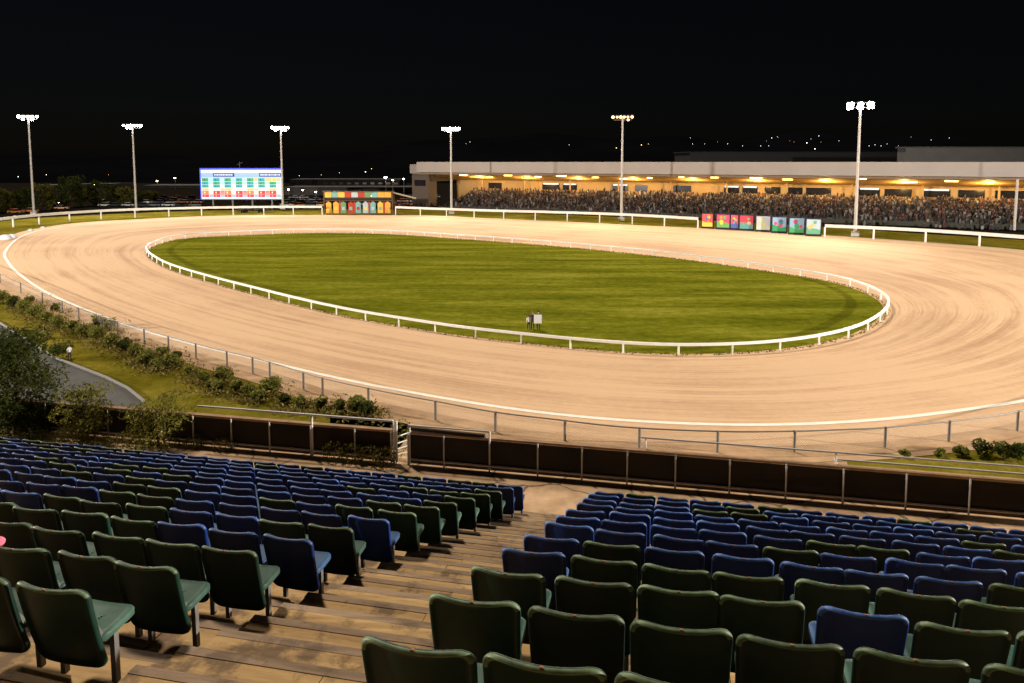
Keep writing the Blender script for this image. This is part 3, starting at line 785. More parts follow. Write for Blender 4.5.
# ------------------------------------------------------------------ picture boards
bt_px = [(702,712.5,212.5,227.3),(716.5,729.5,213.3,228.2),(731,737.5,213.8,228.8),(739.5,753,214.2,229.5),(756,770,215,230.6),(772,786,216,232),(789,804,217,233.5),(806,820.5,218,235)]
M_bframe = mat('dark board frame', (.03, .03, .045), .7)
pal = [[(.75, .12, .12), (.85, .4, .08), (.85, .7, .1), (.1, .2, .5)], [(.8, .1, .2), (.8, .75, .1), (.2, .5, .15), (.85, .4, .1)], [(.8, .12, .2), (.85, .7, .1), (.1, .15, .5), (.3, .6, .2)], [(.7, .08, .12), (.2, .55, .15), (.15, .4, .35), (.85, .5, .4)],
       [(.6, .62, .66), (.75, .72, .2), (.65, .7, .5), (.8, .75, .4)], [(.35, .5, .7), (.75, .1, .25), (.05, .4, .15), (.1, .2, .5)], [(.3, .5, .65), (.7, .1, .2), (.08, .45, .15), (.1, .2, .5)], [(.5, .62, .7), (.85, .6, .15), (.15, .45, .25), (.2, .5, .55)]]
desc = ['red and orange picture board, leftmost of the row on the track edge', 'pink and yellow striped picture board beside the red one', 'narrow picture board with yellow and blue patches', 'picture board with a red corner and green right side', 'pale grey picture board with a yellow blot', 'light blue picture board with a pink blot, beside the pale one', 'picture board with green base and pink blot, second from right end', 'pale picture board with an orange sun shape, right end of the row']
for i, ((x0, x1, y0, y1), pl) in enumerate(zip(bt_px, pal)):
    a, b = at(x0-.9, y1+1), at(x1+.9, y1+1.5); d = b-a; w = d.length; ang = math.atan2(d.y, d.x)
    h = (y1-y0)*a.y/FPX; c = (a+b)/2
    t = thing('picture_board', desc[i], 'display board', tuple(c), ang, 'picture boards along the track edge')
    mb = MB(); mb.box((0, .2, h*.53), (w, .3, h*1.06)); mb.build('frame', M_bframe, t)
    mb = MB(); W2, z0 = w*.86, h*.13; H2 = h*.86
    mb.box((0, .03, z0+H2/2), (W2, .06, H2), mi=0)
    rg = random.Random(i*11+3)
    base = [(-.5, .0), (.5, .0), (.5, rg.uniform(.25, .4)), (.2, rg.uniform(.2, .5)), (-.1, rg.uniform(.25, .45)), (-.5, rg.uniform(.25, .5))]
    mb.hexa([(u*W2, -.012, z0+v*H2) for u, v in base], [(u*W2, .0, z0+v*H2) for u, v in base], 2)
    for q_ in range(4):
        cu, cv = rg.uniform(-.3, .3), rg.uniform(.35, .8); rr = rg.uniform(.1, .2); mi = [1, 3, 1, 2][q_]
        pts = [(cu+rr*math.cos(a_)*rg.uniform(.7, 1.1), cv+rr*math.sin(a_)*rg.uniform(.7, 1.1)) for a_ in [k_*math.pi/5 for k_ in range(10)]]
        pts = [(max(-.49, min(.49, u)), max(.01, min(.99, v))) for u, v in pts]
        mb.hexa([(u*W2, -.016-.006*q_, z0+v*H2) for u, v in pts], [(u*W2, -.006*q_, z0+v*H2) for u, v in pts], mi)
    mm = []
    for c_ in pl:
        c_ = tuple(v_*.72 for v_ in c_); m_ = mat('printed picture', c_, .5, var=.15, scale=3); bs = m_.node_tree.nodes['Principled BSDF']
        bs.inputs['Emission Color'].default_value = (*c_, 1); bs.inputs['Emission Strength'].default_value = 0.28   # glow added to brighten the pictures
        mm.append(m_)
    mb.build('picture', mm, t)

# ------------------------------------------------------------------ grandstand
GA, GB = at(440, 209), at(1013, 230)
du = (GB-GA); GL = du.length; du.normalize(); dn_ = Vector((-du.y, du.x, 0))
grot = math.atan2(du.y, du.x)
M_fas = mat('cream roof fascia', (.40, .35, .32), .7, var=.06, scale=.15)
M_ceil = mat('timber soffit', (.60, .38, .14), .7, var=.2, scale=.3)
M_wallw = mat('ochre wall', (.42, .27, .11), .8, var=.12, scale=.2)
M_roof = mat('dark roof', (.06, .06, .065), .8)
M_dark = mat('dark glazing', (.012, .012, .016), .15, spec=.6)
M_step = mat('stand concrete', (.10, .085, .075), .9, var=.2, scale=.4)
t = thing('grandstand', 'long low grandstand with cream roof fascia and warm lit ceiling', 'grandstand', tuple(GA), grot)
U0, U1 = -9.0, GL+34.0
FZ0, FZ1 = 11.2, 15.0
mb = MB(); mb.box(((U0+GL+1.5)/2, .4, (FZ0+FZ1)/2+.25), (GL+1.5-U0, .8, FZ1-FZ0-.5)); mb.box(((U1+GL+1.5)/2, 1.9, (FZ0+FZ1)/2+.25), (U1-GL-1.5, .8, FZ1-FZ0-.52)); mb.build('fascia', M_fas, t)
mb = MB(); mb.box(((U0+GL+1.5)/2, .32, FZ0+.1), (GL+1.5-U0+.1, .9, .45)); mb.box(((U1+GL+1.6)/2, 1.86, FZ0+.1), (U1-GL-1.6, .9, .44)); mb.build('fascia_trim', mat('brown trim', (.22, .16, .12), .7), t)
BD = 24.0
mb = MB(); mb.hexa([(U0, .8, FZ0+.5), (U1, .8, FZ0+.5), (U1, BD, 8.7), (U0, BD, 8.7)], [(U0, .8, FZ0+.8), (U1, .8, FZ0+.8), (U1, BD, 9.0), (U0, BD, 9.0)]); mb.build('soffit', M_ceil, t)
mb = MB(); mb.hexa([(U0, .8, FZ1-.35), (U1, .8, FZ1-.35), (U1, BD+8, 13.5), (U0, BD+8, 13.5)], [(U0, .8, FZ1-.05), (U1, .8, FZ1-.05), (U1, BD+8, 13.8), (U0, BD+8, 13.8)]); mb.build('roof', M_roof, t)
mb = MB(); mb.box(((U0+U1)/2, BD+.3, 6.5), (U1-U0, .5, 13)); mb.build('back_wall', M_wallw, t)
for u in (U0+.2, U1-.2):
    mb = MB(); mb.box((u, BD/2+4, 10.5 if u > 0 else 11), (.4, BD-8, 5)); mb.build('end_wall', M_fas if u > 0 else mat('shade coloured end wall', (.07, .05, .035), .8), t)  # left end coloured dark brown for the shade under the canopy
# terraces (front foot 0.8 to back 6.2)
NT = 15; mb = MB()
for i in range(NT):
    z = 1.0+4.3*i/(NT-1); y0 = 1.5+i*1.25
    mb.box((GL/2+15, (y0+22)/2, z/2), (GL+29, 22-y0, z))
mb.build('stand_steps', M_step, t)
mb = MB(); mb.box((GL/2+15, .9, .55), (GL+30, .25, 1.1)); mb.build('front_wall', mat('dark front wall', (.05, .05, .04), .8), t)
u = 4.0; i = 0; rg = random.Random(5)
while u < GL+24:
    w = rg.uniform(3.2, 6.5)
    if rg.random() < .75:
        f = MB(); f.box((u+w/2, BD-.02, 6.9), (w, .14, 2.0)); wn = f.build('window', M_dark, t)
        if rg.random() < .55:
            f = MB(); f.box((u+w/2, BD-.12, 7.8), (w*.9, .06, .45)); f.build('lit_blind', emit('pale lit blind', (.7, .78, .85), .5), wn)
    u += w+rg.uniform(.8, 2.5)
for k in range(12):
    u = 3+k*(GL-4)/9
    mb = MB(); mb.tube((u, 21.2, 6), (u, 21.2, 9.4), .28, n=8); mb.build('column', M_wallw, t)
mb = MB(); mb.tube((GL+.2, -.3, 0), (GL+.2, -.3, FZ0), .28, n=8); mb.build('front_post', M_pole, t)
E_down = emit('lit ceiling lamp', (1.0, .66, .22), 9)
for k in range(20):
    u = 3+k*(GL-6)/16+rg.uniform(-1.5, 1.5); y = rg.choice((7, 10, 13)); zc = FZ0+.5-(FZ0+.5-8.7)*(y-.8)/(BD-.8)
    mb = MB(); mb.box((u, y, zc-.14), (rg.uniform(1.2, 3.0), .5, .18)); mb.build('ceiling_lamp', E_down, t)
for k in range(11):
    ld = bpy.data.lights.new('ceiling_light', 'POINT'); ld.energy = 1900; ld.color = (1, .62, .2); ld.shadow_soft_size = .6
    lo = bpy.data.objects.new('ceiling_light', ld); COL.objects.link(lo)
    lo.location = GA+du*(6+k*(GL-10)/8)+dn_*14.5+Vector((0, 0, 8.5))
# lower wing at the left
wa = at(397, 208); t2 = thing('clubhouse_wing', 'low pale wing adjoining the left end of the grandstand', 'building', tuple(GA+du*(U0-7)+dn_*6), grot)
mb = MB(); mb.box((3.4, 3, 12.7), (7, 6, 3.0)); mb.build('roof_fascia', M_fas, t2)
mb = MB(); mb.box((3.4, 3.4, 5.6), (6.6, 5, 11.2)); mb.build('wall', mat('shaded wall', (.12, .09, .07), .8), t2)
mb = MB(); mb.box((3.4, .86, 8), (4.5, .1, 2)); mb.build('window', M_dark, t2)
# dark plant building above and far sheds
def block(name, label, px0, px1, yt, yb, Y, depth, col, cat='building', roofcol=None, wins=0):
    a, b = atd(px0, yt, Y), atd(px1, yb, Y); zb_ = min(b.z, 0) if yb > 170 else b.z
    t = thing(name, label, cat, ((a.x+b.x)/2, Y, 0))
    w = b.x-a.x; z0 = 0.0
    mb = MB(); mb.box((0, depth/2, a.z/2), (w, depth, a.z)); mb.build('wall', mat(name+' wall', col, .8, var=.1, scale=.2), t)
    mb = MB(); mb.box((0, depth/2, a.z+.2), (w+1, depth+1, .4)); mb.build('roof', mat(name+' roof', roofcol or tuple(c*.7 for c in col), .8), t)
    for k in range(wins):
        f = MB(); f.box((-w/2+w*(k+.5)/wins, -.04, a.z*.55), (w/wins*.5, .12, a.z*.25)); f.build('window', emit('added house glow', (.75, .8, .8), .22) if name == 'distant_house' else M_dark, t)  # glow in the house windows added to make the dark fronts show
    return t
block('plant_building', 'dark flat topped block rising behind the right of the grandstand roof', 906, 1120, 148, 162, 230, 5, (.13, .125, .12))
block('dark_warehouse', 'long dark roofed hall behind the grandstand, left of the taller block', 690, 900, 152.5, 165, 320, 30, (.028, .028, .03))
block('long_shed', 'long low grey shed between the scoreboard and the clubhouse', 284, 424, 188, 200, 330, 20, (.085, .078, .075), wins=12)
block('far_shed', 'upper grey roofline of a farther shed above the long low shed', 290, 400, 180, 190, 430, 24, (.06, .055, .055), wins=14)
block('low_warehouse', 'pale flat warehouse behind the trees, left of the scoreboard', 143, 200, 186, 196, 420, 20, (.13, .125, .12), wins=6)
for i, (x0, x1, yt) in enumerate(((36, 58, 186), (66, 84, 184.5), (88, 112, 184), (114, 132, 186))):
    block('distant_house', ['squat pale house glimpsed above the far left trees', 'small grey house second along the far left skyline', 'wider pale house behind the trees left of the second pole', 'small house just left of the second floodlight pole'][i], x0, x1, yt, 192, 480+i*15, 10, (.2+.03*i, .2, .19), wins=4)

# ------------------------------------------------------------------ crowd (a far mass)
crowd = MB(); rg = random.Random(21)
def person_lp(mb, x, y, z, rg):
    s = rg.uniform(.9, 1.1); w = .25*s; h = rg.choice((.6, .65, .7, .72, .75, 1.15))*s
    a = rg.uniform(-.5, .5); ca, sa = math.cos(a), math.sin(a)
    def q(px, py, pz): return (x+ca*px-sa*py, y+sa*px+ca*py, z+pz)
    mb.hexa([q(-w*.8, -.14, 0), q(w*.8, -.14, 0), q(w*.8, .16, 0), q(-w*.8, .16, 0)], [q(-w, -.1, h), q(w, -.1, h), q(w, .12, h), q(-w, .12, h)], 0)
    mb.ball(q(0, 0, h+.17), .15*s, 6, 4, (.85, .95, 1.15), 1)
for i in range(NT):
    z = 1.0+4.3*i/(NT-1); y = 1.5+i*1.25+.5; u = 1.0
    while u < GL+28:
        gap = math.sin(u*.37+i*.9)*math.sin(u*.11+i*.35)
        if (u % 19.5) > 1.1 and rg.random() < .88+.25*gap: person_lp(crowd, u+rg.uniform(-.15, .15), y+rg.uniform(-.3, .35), z+rg.choice((0, 0, .25)), rg)
        u += rg.uniform(.55, .8)
for k in range(420):
    person_lp(crowd, rg.uniform(-95, -4), rg.uniform(-2.5, 22), 0, rg)
for k in range(90):
    person_lp(crowd, rg.uniform(-30, GL), rg.uniform(-2.5, .2), 0, rg)
cl = [(.02, .02, .025), (.05, .04, .04), (.3, .28, .27), (.1, .03, .03), (.02, .03, .08), (.03, .03, .03), (.18, .08, .03), (.04, .05, .04), (.5, .48, .46), (.08, .06, .05), (.22, .05, .04), (.03, .025, .03), (.12, .12, .13)]
hd = [(.03, .02, .015), (.25, .14, .09), (.3, .18, .12), (.05, .03, .02), (.02, .015, .01), (.35, .3, .28)]
cl = [tuple(v_*.42 for v_ in c_) for c_ in cl]
hd = [tuple(v_*.6 for v_ in c_) for c_ in hd]
o = crowd.build('crowd', [ramp_island('crowd clothing', cl), ramp_island('crowd heads', hd)])
o.location = GA; o.rotation_euler = (0, 0, grot)
tag(o, 'dense crowd of spectators filling the grandstand tiers', 'crowd', kind='stuff')

# ------------------------------------------------------------------ foliage
M_bark = mat('bark', (.07, .045, .03), .95, var=.3, scale=6)
def leaf_mat(name, dark, light):
    m = bpy.data.materials.new(name); m.use_nodes = True
    N = m.node_tree.nodes; L = m.node_tree.links; b = N['Principled BSDF']; b.inputs['Roughness'].default_value = .8
    b.inputs['Specular IOR Level'].default_value = .05
    g_ = N.new('ShaderNodeNewGeometry'); r = N.new('ShaderNodeValToRGB'); r.color_ramp.elements[0].color = (*dark, 1); r.color_ramp.elements[1].color = (*light, 1)
    L.new(g_.outputs['Random Per Island'], r.inputs['Fac']); L.new(r.outputs['Color'], b.inputs['Base Color'])
    tr = N.new('ShaderNodeBsdfTranslucent'); L.new(r.outputs['Color'], tr.inputs['Color'])
    ms = N.new('ShaderNodeMixShader'); ms.inputs['Fac'].default_value = .45; L.new(b.outputs['BSDF'], ms.inputs[1]); L.new(tr.outputs['BSDF'], ms.inputs[2])
    L.new(ms.outputs['Shader'], N['Material Output'].inputs['Surface'])
    return m
L_dark = leaf_mat('dark evergreen leaves', (.022, .032, .007), (.066, .076, .016))
L_olive = leaf_mat('olive leaves', (.055, .055, .010), (.15, .14, .03))
L_shrub = leaf_mat('dusty shrub leaves', (.085, .095, .018), (.22, .21, .05))
L_pale = leaf_mat('straw coloured weeds', (.12, .10, .03), (.26, .21, .08))
L_weed = leaf_mat('weed leaves', (.09, .10, .015), (.24, .21, .045))
def leaves(mb, c, rad, n, size, rg, flat=1.0):
    c = Vector(c)
    for _ in range(n):
        while True:
            d = Vector((rg.uniform(-1, 1), rg.uniform(-1, 1), rg.uniform(-1, 1)))
            if d.length < 1: break
        d = d.normalized()*(d.length**.45)
        p = c+Vector((d.x*rad[0], d.y*rad[1], d.z*rad[2]))
        nrm = (d*.6+Vector((rg.gauss(0, .6), rg.gauss(0, .6), rg.gauss(0.2, .6)))).normalized()
        u = nrm.orthogonal().normalized(); w = nrm.cross(u); a = rg.uniform(0, 6.28); u, w = u*math.cos(a)+w*math.sin(a), w*math.cos(a)-u*math.sin(a)
        s = size*rg.uniform(.6, 1.3)
        mb.add([p-u*s*.5, p+w*s*.22, p+u*s*.6, p-w*s*.22], [(0, 1, 2, 3)])
def tree(name, label, cat, loc, H, Wd, lm, nclump, nleaf, leafsize, seed, group=None, trunkh=.25, conic=0.0):
    rg = random.Random(seed); t = thing(name, label, cat, loc, rg.uniform(0, 6), group)
    mb = MB(); tr = max(.02, H*.022)
    top = Vector((rg.uniform(-.1, .1)*Wd, rg.uniform(-.1, .1)*Wd, H*.75))
    mb.tube((0, 0, -.05), (0, 0, H*trunkh), tr, tr*.8, n=7); mb.tube((0, 0, H*trunkh), top, tr*.8, tr*.25, n=6)
    cr = MB()
    for i in range(nclump):
        zz = rg.uniform(trunkh*.7, .93)
        e = math.sin(math.pi*min(1, max(.08, (zz-trunkh*.5)/(1.02-trunkh*.5))))**.6*(1-conic*zz)
        a = rg.uniform(0, 6.28); q = Wd/2*e*rg.uniform(.35, .95)
        c = Vector((q*math.cos(a), q*math.sin(a), zz*H)); k = Wd*rg.uniform(.13, .22)
        base = Vector((0, 0, H*max(trunkh*.5, zz-.22))).lerp(top, .1)
        mb.tube(base, c, tr*.3, tr*.1, n=5)
        leaves(cr, c, (k, k, k*.8), nleaf//nclump, leafsize, rg)
    mb.build('trunk', M_bark, t); cr.build('crown', lm, t)
    return t
# bushes by the left fence (concourse level)
def fence_spot(px, off): return stand(r_at(px, ZC, FENF+off), FENF+off, ZC)
tree('evergreen_tree', 'big dark evergreen bush at the left edge beside the fence', 'tree', tuple(fence_spot(16, -.3)), 2.75, 2.5, L_dark, 80, 10000, .10, 1, trunkh=.1, conic=.35)
tree('small_tree', 'small leafy tree with gaps in its crown, right of the dark evergreen', 'tree', tuple(fence_spot(88, -.25)), 1.42, 1.4, L_weed, 34, 2900, .08, 2, trunkh=.2)
tree('small_tree', 'spreading small tree nearest the left end of the gate fence', 'tree', tuple(fence_spot(158, -.25)), 1.25, 1.7, L_weed, 30, 2300, .08, 3, trunkh=.15)
tree('small_tree', 'low dark bush wedged between evergreen and leafy tree', 'tree', tuple(fence_spot(50, -.15)), .75, 1.0, L_dark, 14, 800, .06, 4, trunkh=.1)
# weeds on the concourse edge
wd_px = [(10, -.55), (28, -.5), (40, -.6), (60, -.55), (75, -.5), (100, -.6), (118, -.55), (335, -.12), (352, -.16), (372, -.12), (384, -.2), (196, -.1), (225, -.12), (140, -.5), (401, .5)]
for i, (px, off) in enumerate(wd_px):
    rg = random.Random(60+i); t = thing('weed_clump', f'{"straw coloured" if i%3==0 else "green"} weed clump at the netting fence foot, {ordn(i+1)} from the left', 'weed', tuple(fence_spot(px, off)), 0, 'weeds along the netting fence')
    if i == 14: t['label'] = 'leafy green weed seen through the open gate gap'
    mb = MB()
    hgt = .45 if 7 <= i <= 10 else (.9 if i == 14 else .3); leaves(mb, (0, 0, hgt*.45), (.32, .2, hgt*.55), 240, .07, rg)
    mb.build('leaves', L_pale if i % 3 == 0 else L_weed, t)
# shrubs along the chain link fence
sh = [(3,300,17),(14,304,15),(24,309,17),(36,314,18),(48,319,15),(60,325,18),(72,329,16),(84,333,17),(98,338,20),(112,343,17),(122,348,15),(137,352,16),(148,358,17),(162,353,13),(170,364,20),(100,323,15),(112,326,14),(143,362,14),(155,366,13),(176,358,13),(203,379,15),(212,386,12),(224,377,19),(218,388,14),(236,388,16),(249,392,15),(270,390,22),(258,398,15),(285,401,15),(300,404,14),(320,405,14),(30,300,9),(56,307,9),(128,341,9),(190,371,11),(338,409,17),(357,408,24),(368,412,18)]
order = sorted(range(len(sh)), key=lambda i: sh[i][0]); rank = {i: n+1 for n, i in enumerate(order)}
for i, (x, y, hp) in enumerate(sh):
    rg = random.Random(200+i); p = at(x, y+3); h = hp*p.y/FPX*.86
    size = 'large' if hp > 17 else 'small' if hp < 14 else 'round'
    t = thing('shrub', f'{size} dusty green shrub on the bank below the chain link fence, {ordn(rank[i])} from the left', 'shrub', tuple(p), 0, 'shrubs along the grass bank')
    mb = MB()
    for k in range(9):
        a = rg.uniform(0, 6.28); q = h*rg.uniform(.05, .36)
        leaves(mb, (q*math.cos(a), q*math.sin(a), h*rg.uniform(.25, .66)), (h*.32, h*.32, h*.28), 85, .22, rg)
    mb.build('foliage', L_dark if i % 9 == 1 else L_shrub, t)
    mb = MB(); mb.tube((0, 0, -.05), (0, 0, h*.5), .05, .02, n=5); mb.build('stem', M_bark, t)
for i, (x, y, hp) in enumerate([(985,457,15),(1000,459,12),(1012,458,14),(960,456,8),(940,457,7),(905,457,6),(1022,461,15)]):
    rg = random.Random(300+i); p = at(x, y); h = hp*p.y/FPX*1.3
    t = thing('shrub', ['tall dark shrub beyond the right fence', 'low shrub just right of the tall dark one', 'bushy shrub near the right edge beyond the handrail', 'small tuft left of the tall dark shrub', 'low green tuft above the second handrail', 'tiny tuft where the right grass patch begins', 'shrub cut off by the right edge of the photo'][i], 'shrub', tuple(p), 0, 'shrubs on the right grass patch')
    mb = MB()
    for k in range(7):
        a = rg.uniform(0, 6.28); q = h*rg.uniform(.1, .5)
        leaves(mb, (q*math.cos(a), q*math.sin(a), h*rg.uniform(.3, .75)), (h*.32, h*.32, h*.28), 60, .2, rg)
    mb.build('foliage', L_dark if i in (0, 2, 6) else L_shrub, t)
# loose ground cover among the shrubs and rough grass under the inner rail
rg = random.Random(515); mb = MB()
for _ in range(1500):
    x, y, hp = rg.choice(sh); p = at(x+rg.gauss(0, 9), y+4+rg.gauss(0, 4.5))
    if p.y < 30: continue
    k = rg.uniform(.25, .7); leaves(mb, (p.x, p.y, k*.3), (k*.7, k*.7, k*.5), 9, .26*k+.08, rg)
tag(mb.build('undergrowth', [leaf_mat('mixed undergrowth', (.06, .055, .012), (.26, .20, .06))]), 'patchy low undergrowth between the shrubs on the grass bank', 'undergrowth', kind='stuff')
mb = MB()
for p in resample(inner0, 0.22, True):
    d = (C2-p).normalized(); q_ = p+d*abs(rg.gauss(0.15, .3))-d*.05
    for _ in range(3):
        a = rg.uniform(0, 6.28); hh_ = rg.uniform(.04, .16); u = Vector((math.cos(a), math.sin(a), 0))*rg.uniform(.04, .1); b_ = q_+Vector((rg.gauss(0, .12), rg.gauss(0, .12), 0))
        mb.add([b_-u, b_+u, b_+u*.3+Vector((rg.gauss(0, .06), rg.gauss(0, .06), hh_))], [(0, 1, 2)])
tag(mb.build('rough_grass', [leaf_mat('rough rail grass', (.05, .05, .01), (.20, .16, .04))]), 'fringe of rough grass along the foot of the inner rail', 'grass', kind='stuff')
# round bush and person at the path
p = at(62, 359); rg = random.Random(9); t = thing('shrub', 'dark upright bush standing at the edge of the grey path', 'shrub', tuple(p))
mb = MB()
for k in range(12):
    a = rg.uniform(0, 6.28); leaves(mb, (.5*math.cos(a), .5*math.sin(a), rg.uniform(.4, 1.1)), (.4, .4, .4), 70, .18, rg)
mb.build('foliage', L_dark, t)
p = at(45, 338); t = thing('shrub', 'pale dry bush on the bank above the path', 'shrub', tuple(p))
mb = MB(); leaves(mb, (0, 0, .5), (.7, .5, .5), 260, .2, rg); mb.build('foliage', L_pale, t)
# far left trees
ft = [(2,214,29,20),(14,212,20,22),(26,213,24,22),(44,212,27,26),(58,211,24,22),(72,209,30,30),(86,208,22,24),(98,208,24,24),(112,207,20,22),(124,207,17,20),(-12,216,30,30),(136,206,14,18),(150,205,11,16)]
for i, (x, y, hp, wp) in enumerate(ft):
    p = at(x, y-2); k = p.y/FPX
    tree('roadside_tree', f'{"olive" if i%3==0 else "dark"} bushy tree beyond the outer rail, {ordn(sorted(q[0] for q in ft).index(x)+1)} from the left edge', 'tree', tuple(p), hp*k, wp*k, L_olive if i % 3 == 0 else L_dark, 16, 800, 1.0, 400+i, 'trees beyond the outer rail', trunkh=.15)

# ------------------------------------------------------------------ parked cars beyond the rail
carcols = [(.5, .5, .5), (.04, .04, .05), (.6, .6, .58), (.25, .03, .03), (.05, .07, .2), (.3, .3, .3), (.55, .2, .05), (.02, .02, .02)]
cnames = ['silver', 'black', 'white', 'red', 'navy', 'grey', 'orange', 'jet black']
cm = [mat('car paint '+n, c, .35, spec=.5) for n, c in zip(cnames, carcols)]
M_tyre = mat('tyre', (.02, .02, .02), .9)
E_tail = emit('car lamp', (1, .45, .15), 3)
def make_car(mi):
    t = thing('parked_car', '', 'car')
    mb = MB(); mb.hexa([(-2.1, -.85, .3), (2.1, -.85, .3), (2.1, .85, .3), (-2.1, .85, .3)], [(-2.15, -.82, .85), (2.0, -.82, .8), (2.0, .82, .8), (-2.15, .82, .85)]); mb.hexa([(-1.3, -.62, 1.36), (.5, -.62, 1.36), (.5, .62, 1.36), (-1.3, .62, 1.36)], [(-1.25, -.6, 1.42), (.45, -.6, 1.42), (.45, .6, 1.42), (-1.25, .6, 1.42)])
    mb.build('body', cm[mi], t)
    mb = MB(); mb.hexa([(-1.8, -.76, .84), (1.1, -.76, .82), (1.1, .76, .82), (-1.8, .76, .84)], [(-1.3, -.62, 1.36), (.5, -.62, 1.36), (.5, .62, 1.36), (-1.3, .62, 1.36)]); mb.build('windows', M_dark, t)
    for x in (-1.3, 1.3):
        for y in (-.8, .8):
            mb = MB(); mb.tube((x, y-.1, .32), (x, y+.1, .32), .32, n=10); mb.build('wheel', M_tyre, t)
    return t
protos = [make_car(i) for i in range(len(cm))]; pu = [False]*len(cm)
rg = random.Random(77); car_spots = []
for row, y in enumerate((206.5, 203.5, 201, 198.8)):
    for x in range(104, 200, 13): car_spots.append((x+rg.uniform(-2, 2)+row*3, y))
    for x in range(288, 322, 11): car_spots.append((x+rg.uniform(-2, 2)+row*2, y))
    for x in range(400, 436, 13): car_spots.append((x+row*3, y-1))
for x, y in ((16, 213.5), (30, 212.5), (62, 209.5)): car_spots.append((x, y))
car_spots.sort()
cnt = {}
for i, (x, y) in enumerate(car_spots):
    mi = rg.randrange(len(cm)); mi = 6 if y > 209 else mi
    if not pu[mi]: c = protos[mi]; pu[mi] = True
    else: c = copy_tree(protos[mi])
    p = at(x, y); c.location = p; c.rotation_euler = (0, 0, rg.choice((0, math.pi))+R(rg.uniform(-12, 12)))
    cnt[mi] = cnt.get(mi, 0)+1
    c['label'] = f'{cnames[mi]} car parked beyond the outer rail, {ordn(cnt[mi])} {cnames[mi]} car from the left'; c['group'] = 'cars parked beyond the rail'
for pr_, u_ in zip(protos, pu):
    if not u_:
        for ch in list(pr_.children): bpy.data.objects.remove(ch)
        bpy.data.objects.remove(pr_)
# street lamps in the car park
lampm = emit('lit street lamp', (1, .75, .4), 25)
for i, (x, y, yb) in enumerate([(386, 177.5, 200), (393, 180, 200), (404, 178.8, 200), (303, 190, 203), (289, 189.5, 203), (316, 192, 203), (176, 178, 199), (158, 181, 199), (95, 185, 203), (60, 203, 207), (372, 196, 204)]):
    b = at(x, yb); h = atd(x, y, b.y).z
    t = thing('street_lamp', ['bright street lamp beside the pale clubhouse wing', 'dimmer lamp just right of the bright clubhouse lamp', 'lamp at the corner under the clubhouse roof', 'amber lamp over the car park, second right of the scoreboard', 'amber lamp just right of the scoreboard', 'amber lamp nearest the left end of the starting gate', 'lamp above the warehouse between pole and scoreboard', 'faint lamp just right of the second floodlight pole', 'lamp above the far left trees', 'low orange lamp under the far left trees', 'lamp peeping over the top of the starting gate'][i], 'lamp', tuple(b), 0, 'street lamps beyond the track')
    mb = MB(); mb.tube((0, 0, 0), (0, 0, h), .1, n=6); mb.build('post', M_head, t)
    mb = MB(); mb.ball((0, -.2, h), .5 if i == 0 else .3, 8, 5, (1.2, 1, .6)); mb.build('lamp', lampm, t)
# equipment trailer below the scoreboard
p = at(253, 212.5); t = thing('harrow_trailer', 'dark low harrow trailer parked under the rail below the scoreboard', 'trailer', tuple(p), R(4))
mb = MB(); mb.box((0, 0, .75), (9, 1.6, .3)); mb.box((-1.5, 0, 1.1), (3.2, 1.3, .5)); mb.box((2.6, 0, 1.25), (1.2, 1.2, .8)); mb.build('deck', M_cab, t)
for x in (-3, -2, 2, 3): 
    mb = MB(); mb.tube((x, -.8, .35), (x, -.6, .35), .35, n=10); mb.tube((x, .6, .35), (x, .8, .35), .35, n=10); mb.build('wheel', M_tyre, t)
for k in range(8):
    mb = MB(); mb.box((-3.8+k*1.05, -.95, .3), (.08, .1, .6)); mb.build('tine', M_clpipe, t)
mb = MB(); mb.tube((4.5, 0, .7), (6.2, 0, .5), .1); mb.build('drawbar', M_clpipe, t)
# white heaps at left sand edge
M_tarp = mat('white tarpaulin', (.5, .51, .55), .6, var=.1, scale=2)
for i, (x, y, r) in enumerate([(6, 240, 1.0), (12.5, 238, .75), (30.5, 231, .45), (43, 228.6, .45)]):
    p = at(x, y); mb = MB(); mb.ball((0, 0, r*.35), r, 12, 8, (1.3, .8, .7), jit=.12, rg=random.Random(i))
    o = mb.build('covered_heap', M_tarp, smooth=True); o.location = p
    tag(o, ['largest white covered heap at the left edge of the sand', 'white heap touching the largest heap at left', 'small white heap on the grass below the first pole', 'small white heap at the sand edge right of the first pole'][i], 'heap', 'white heaps at the sand edge')

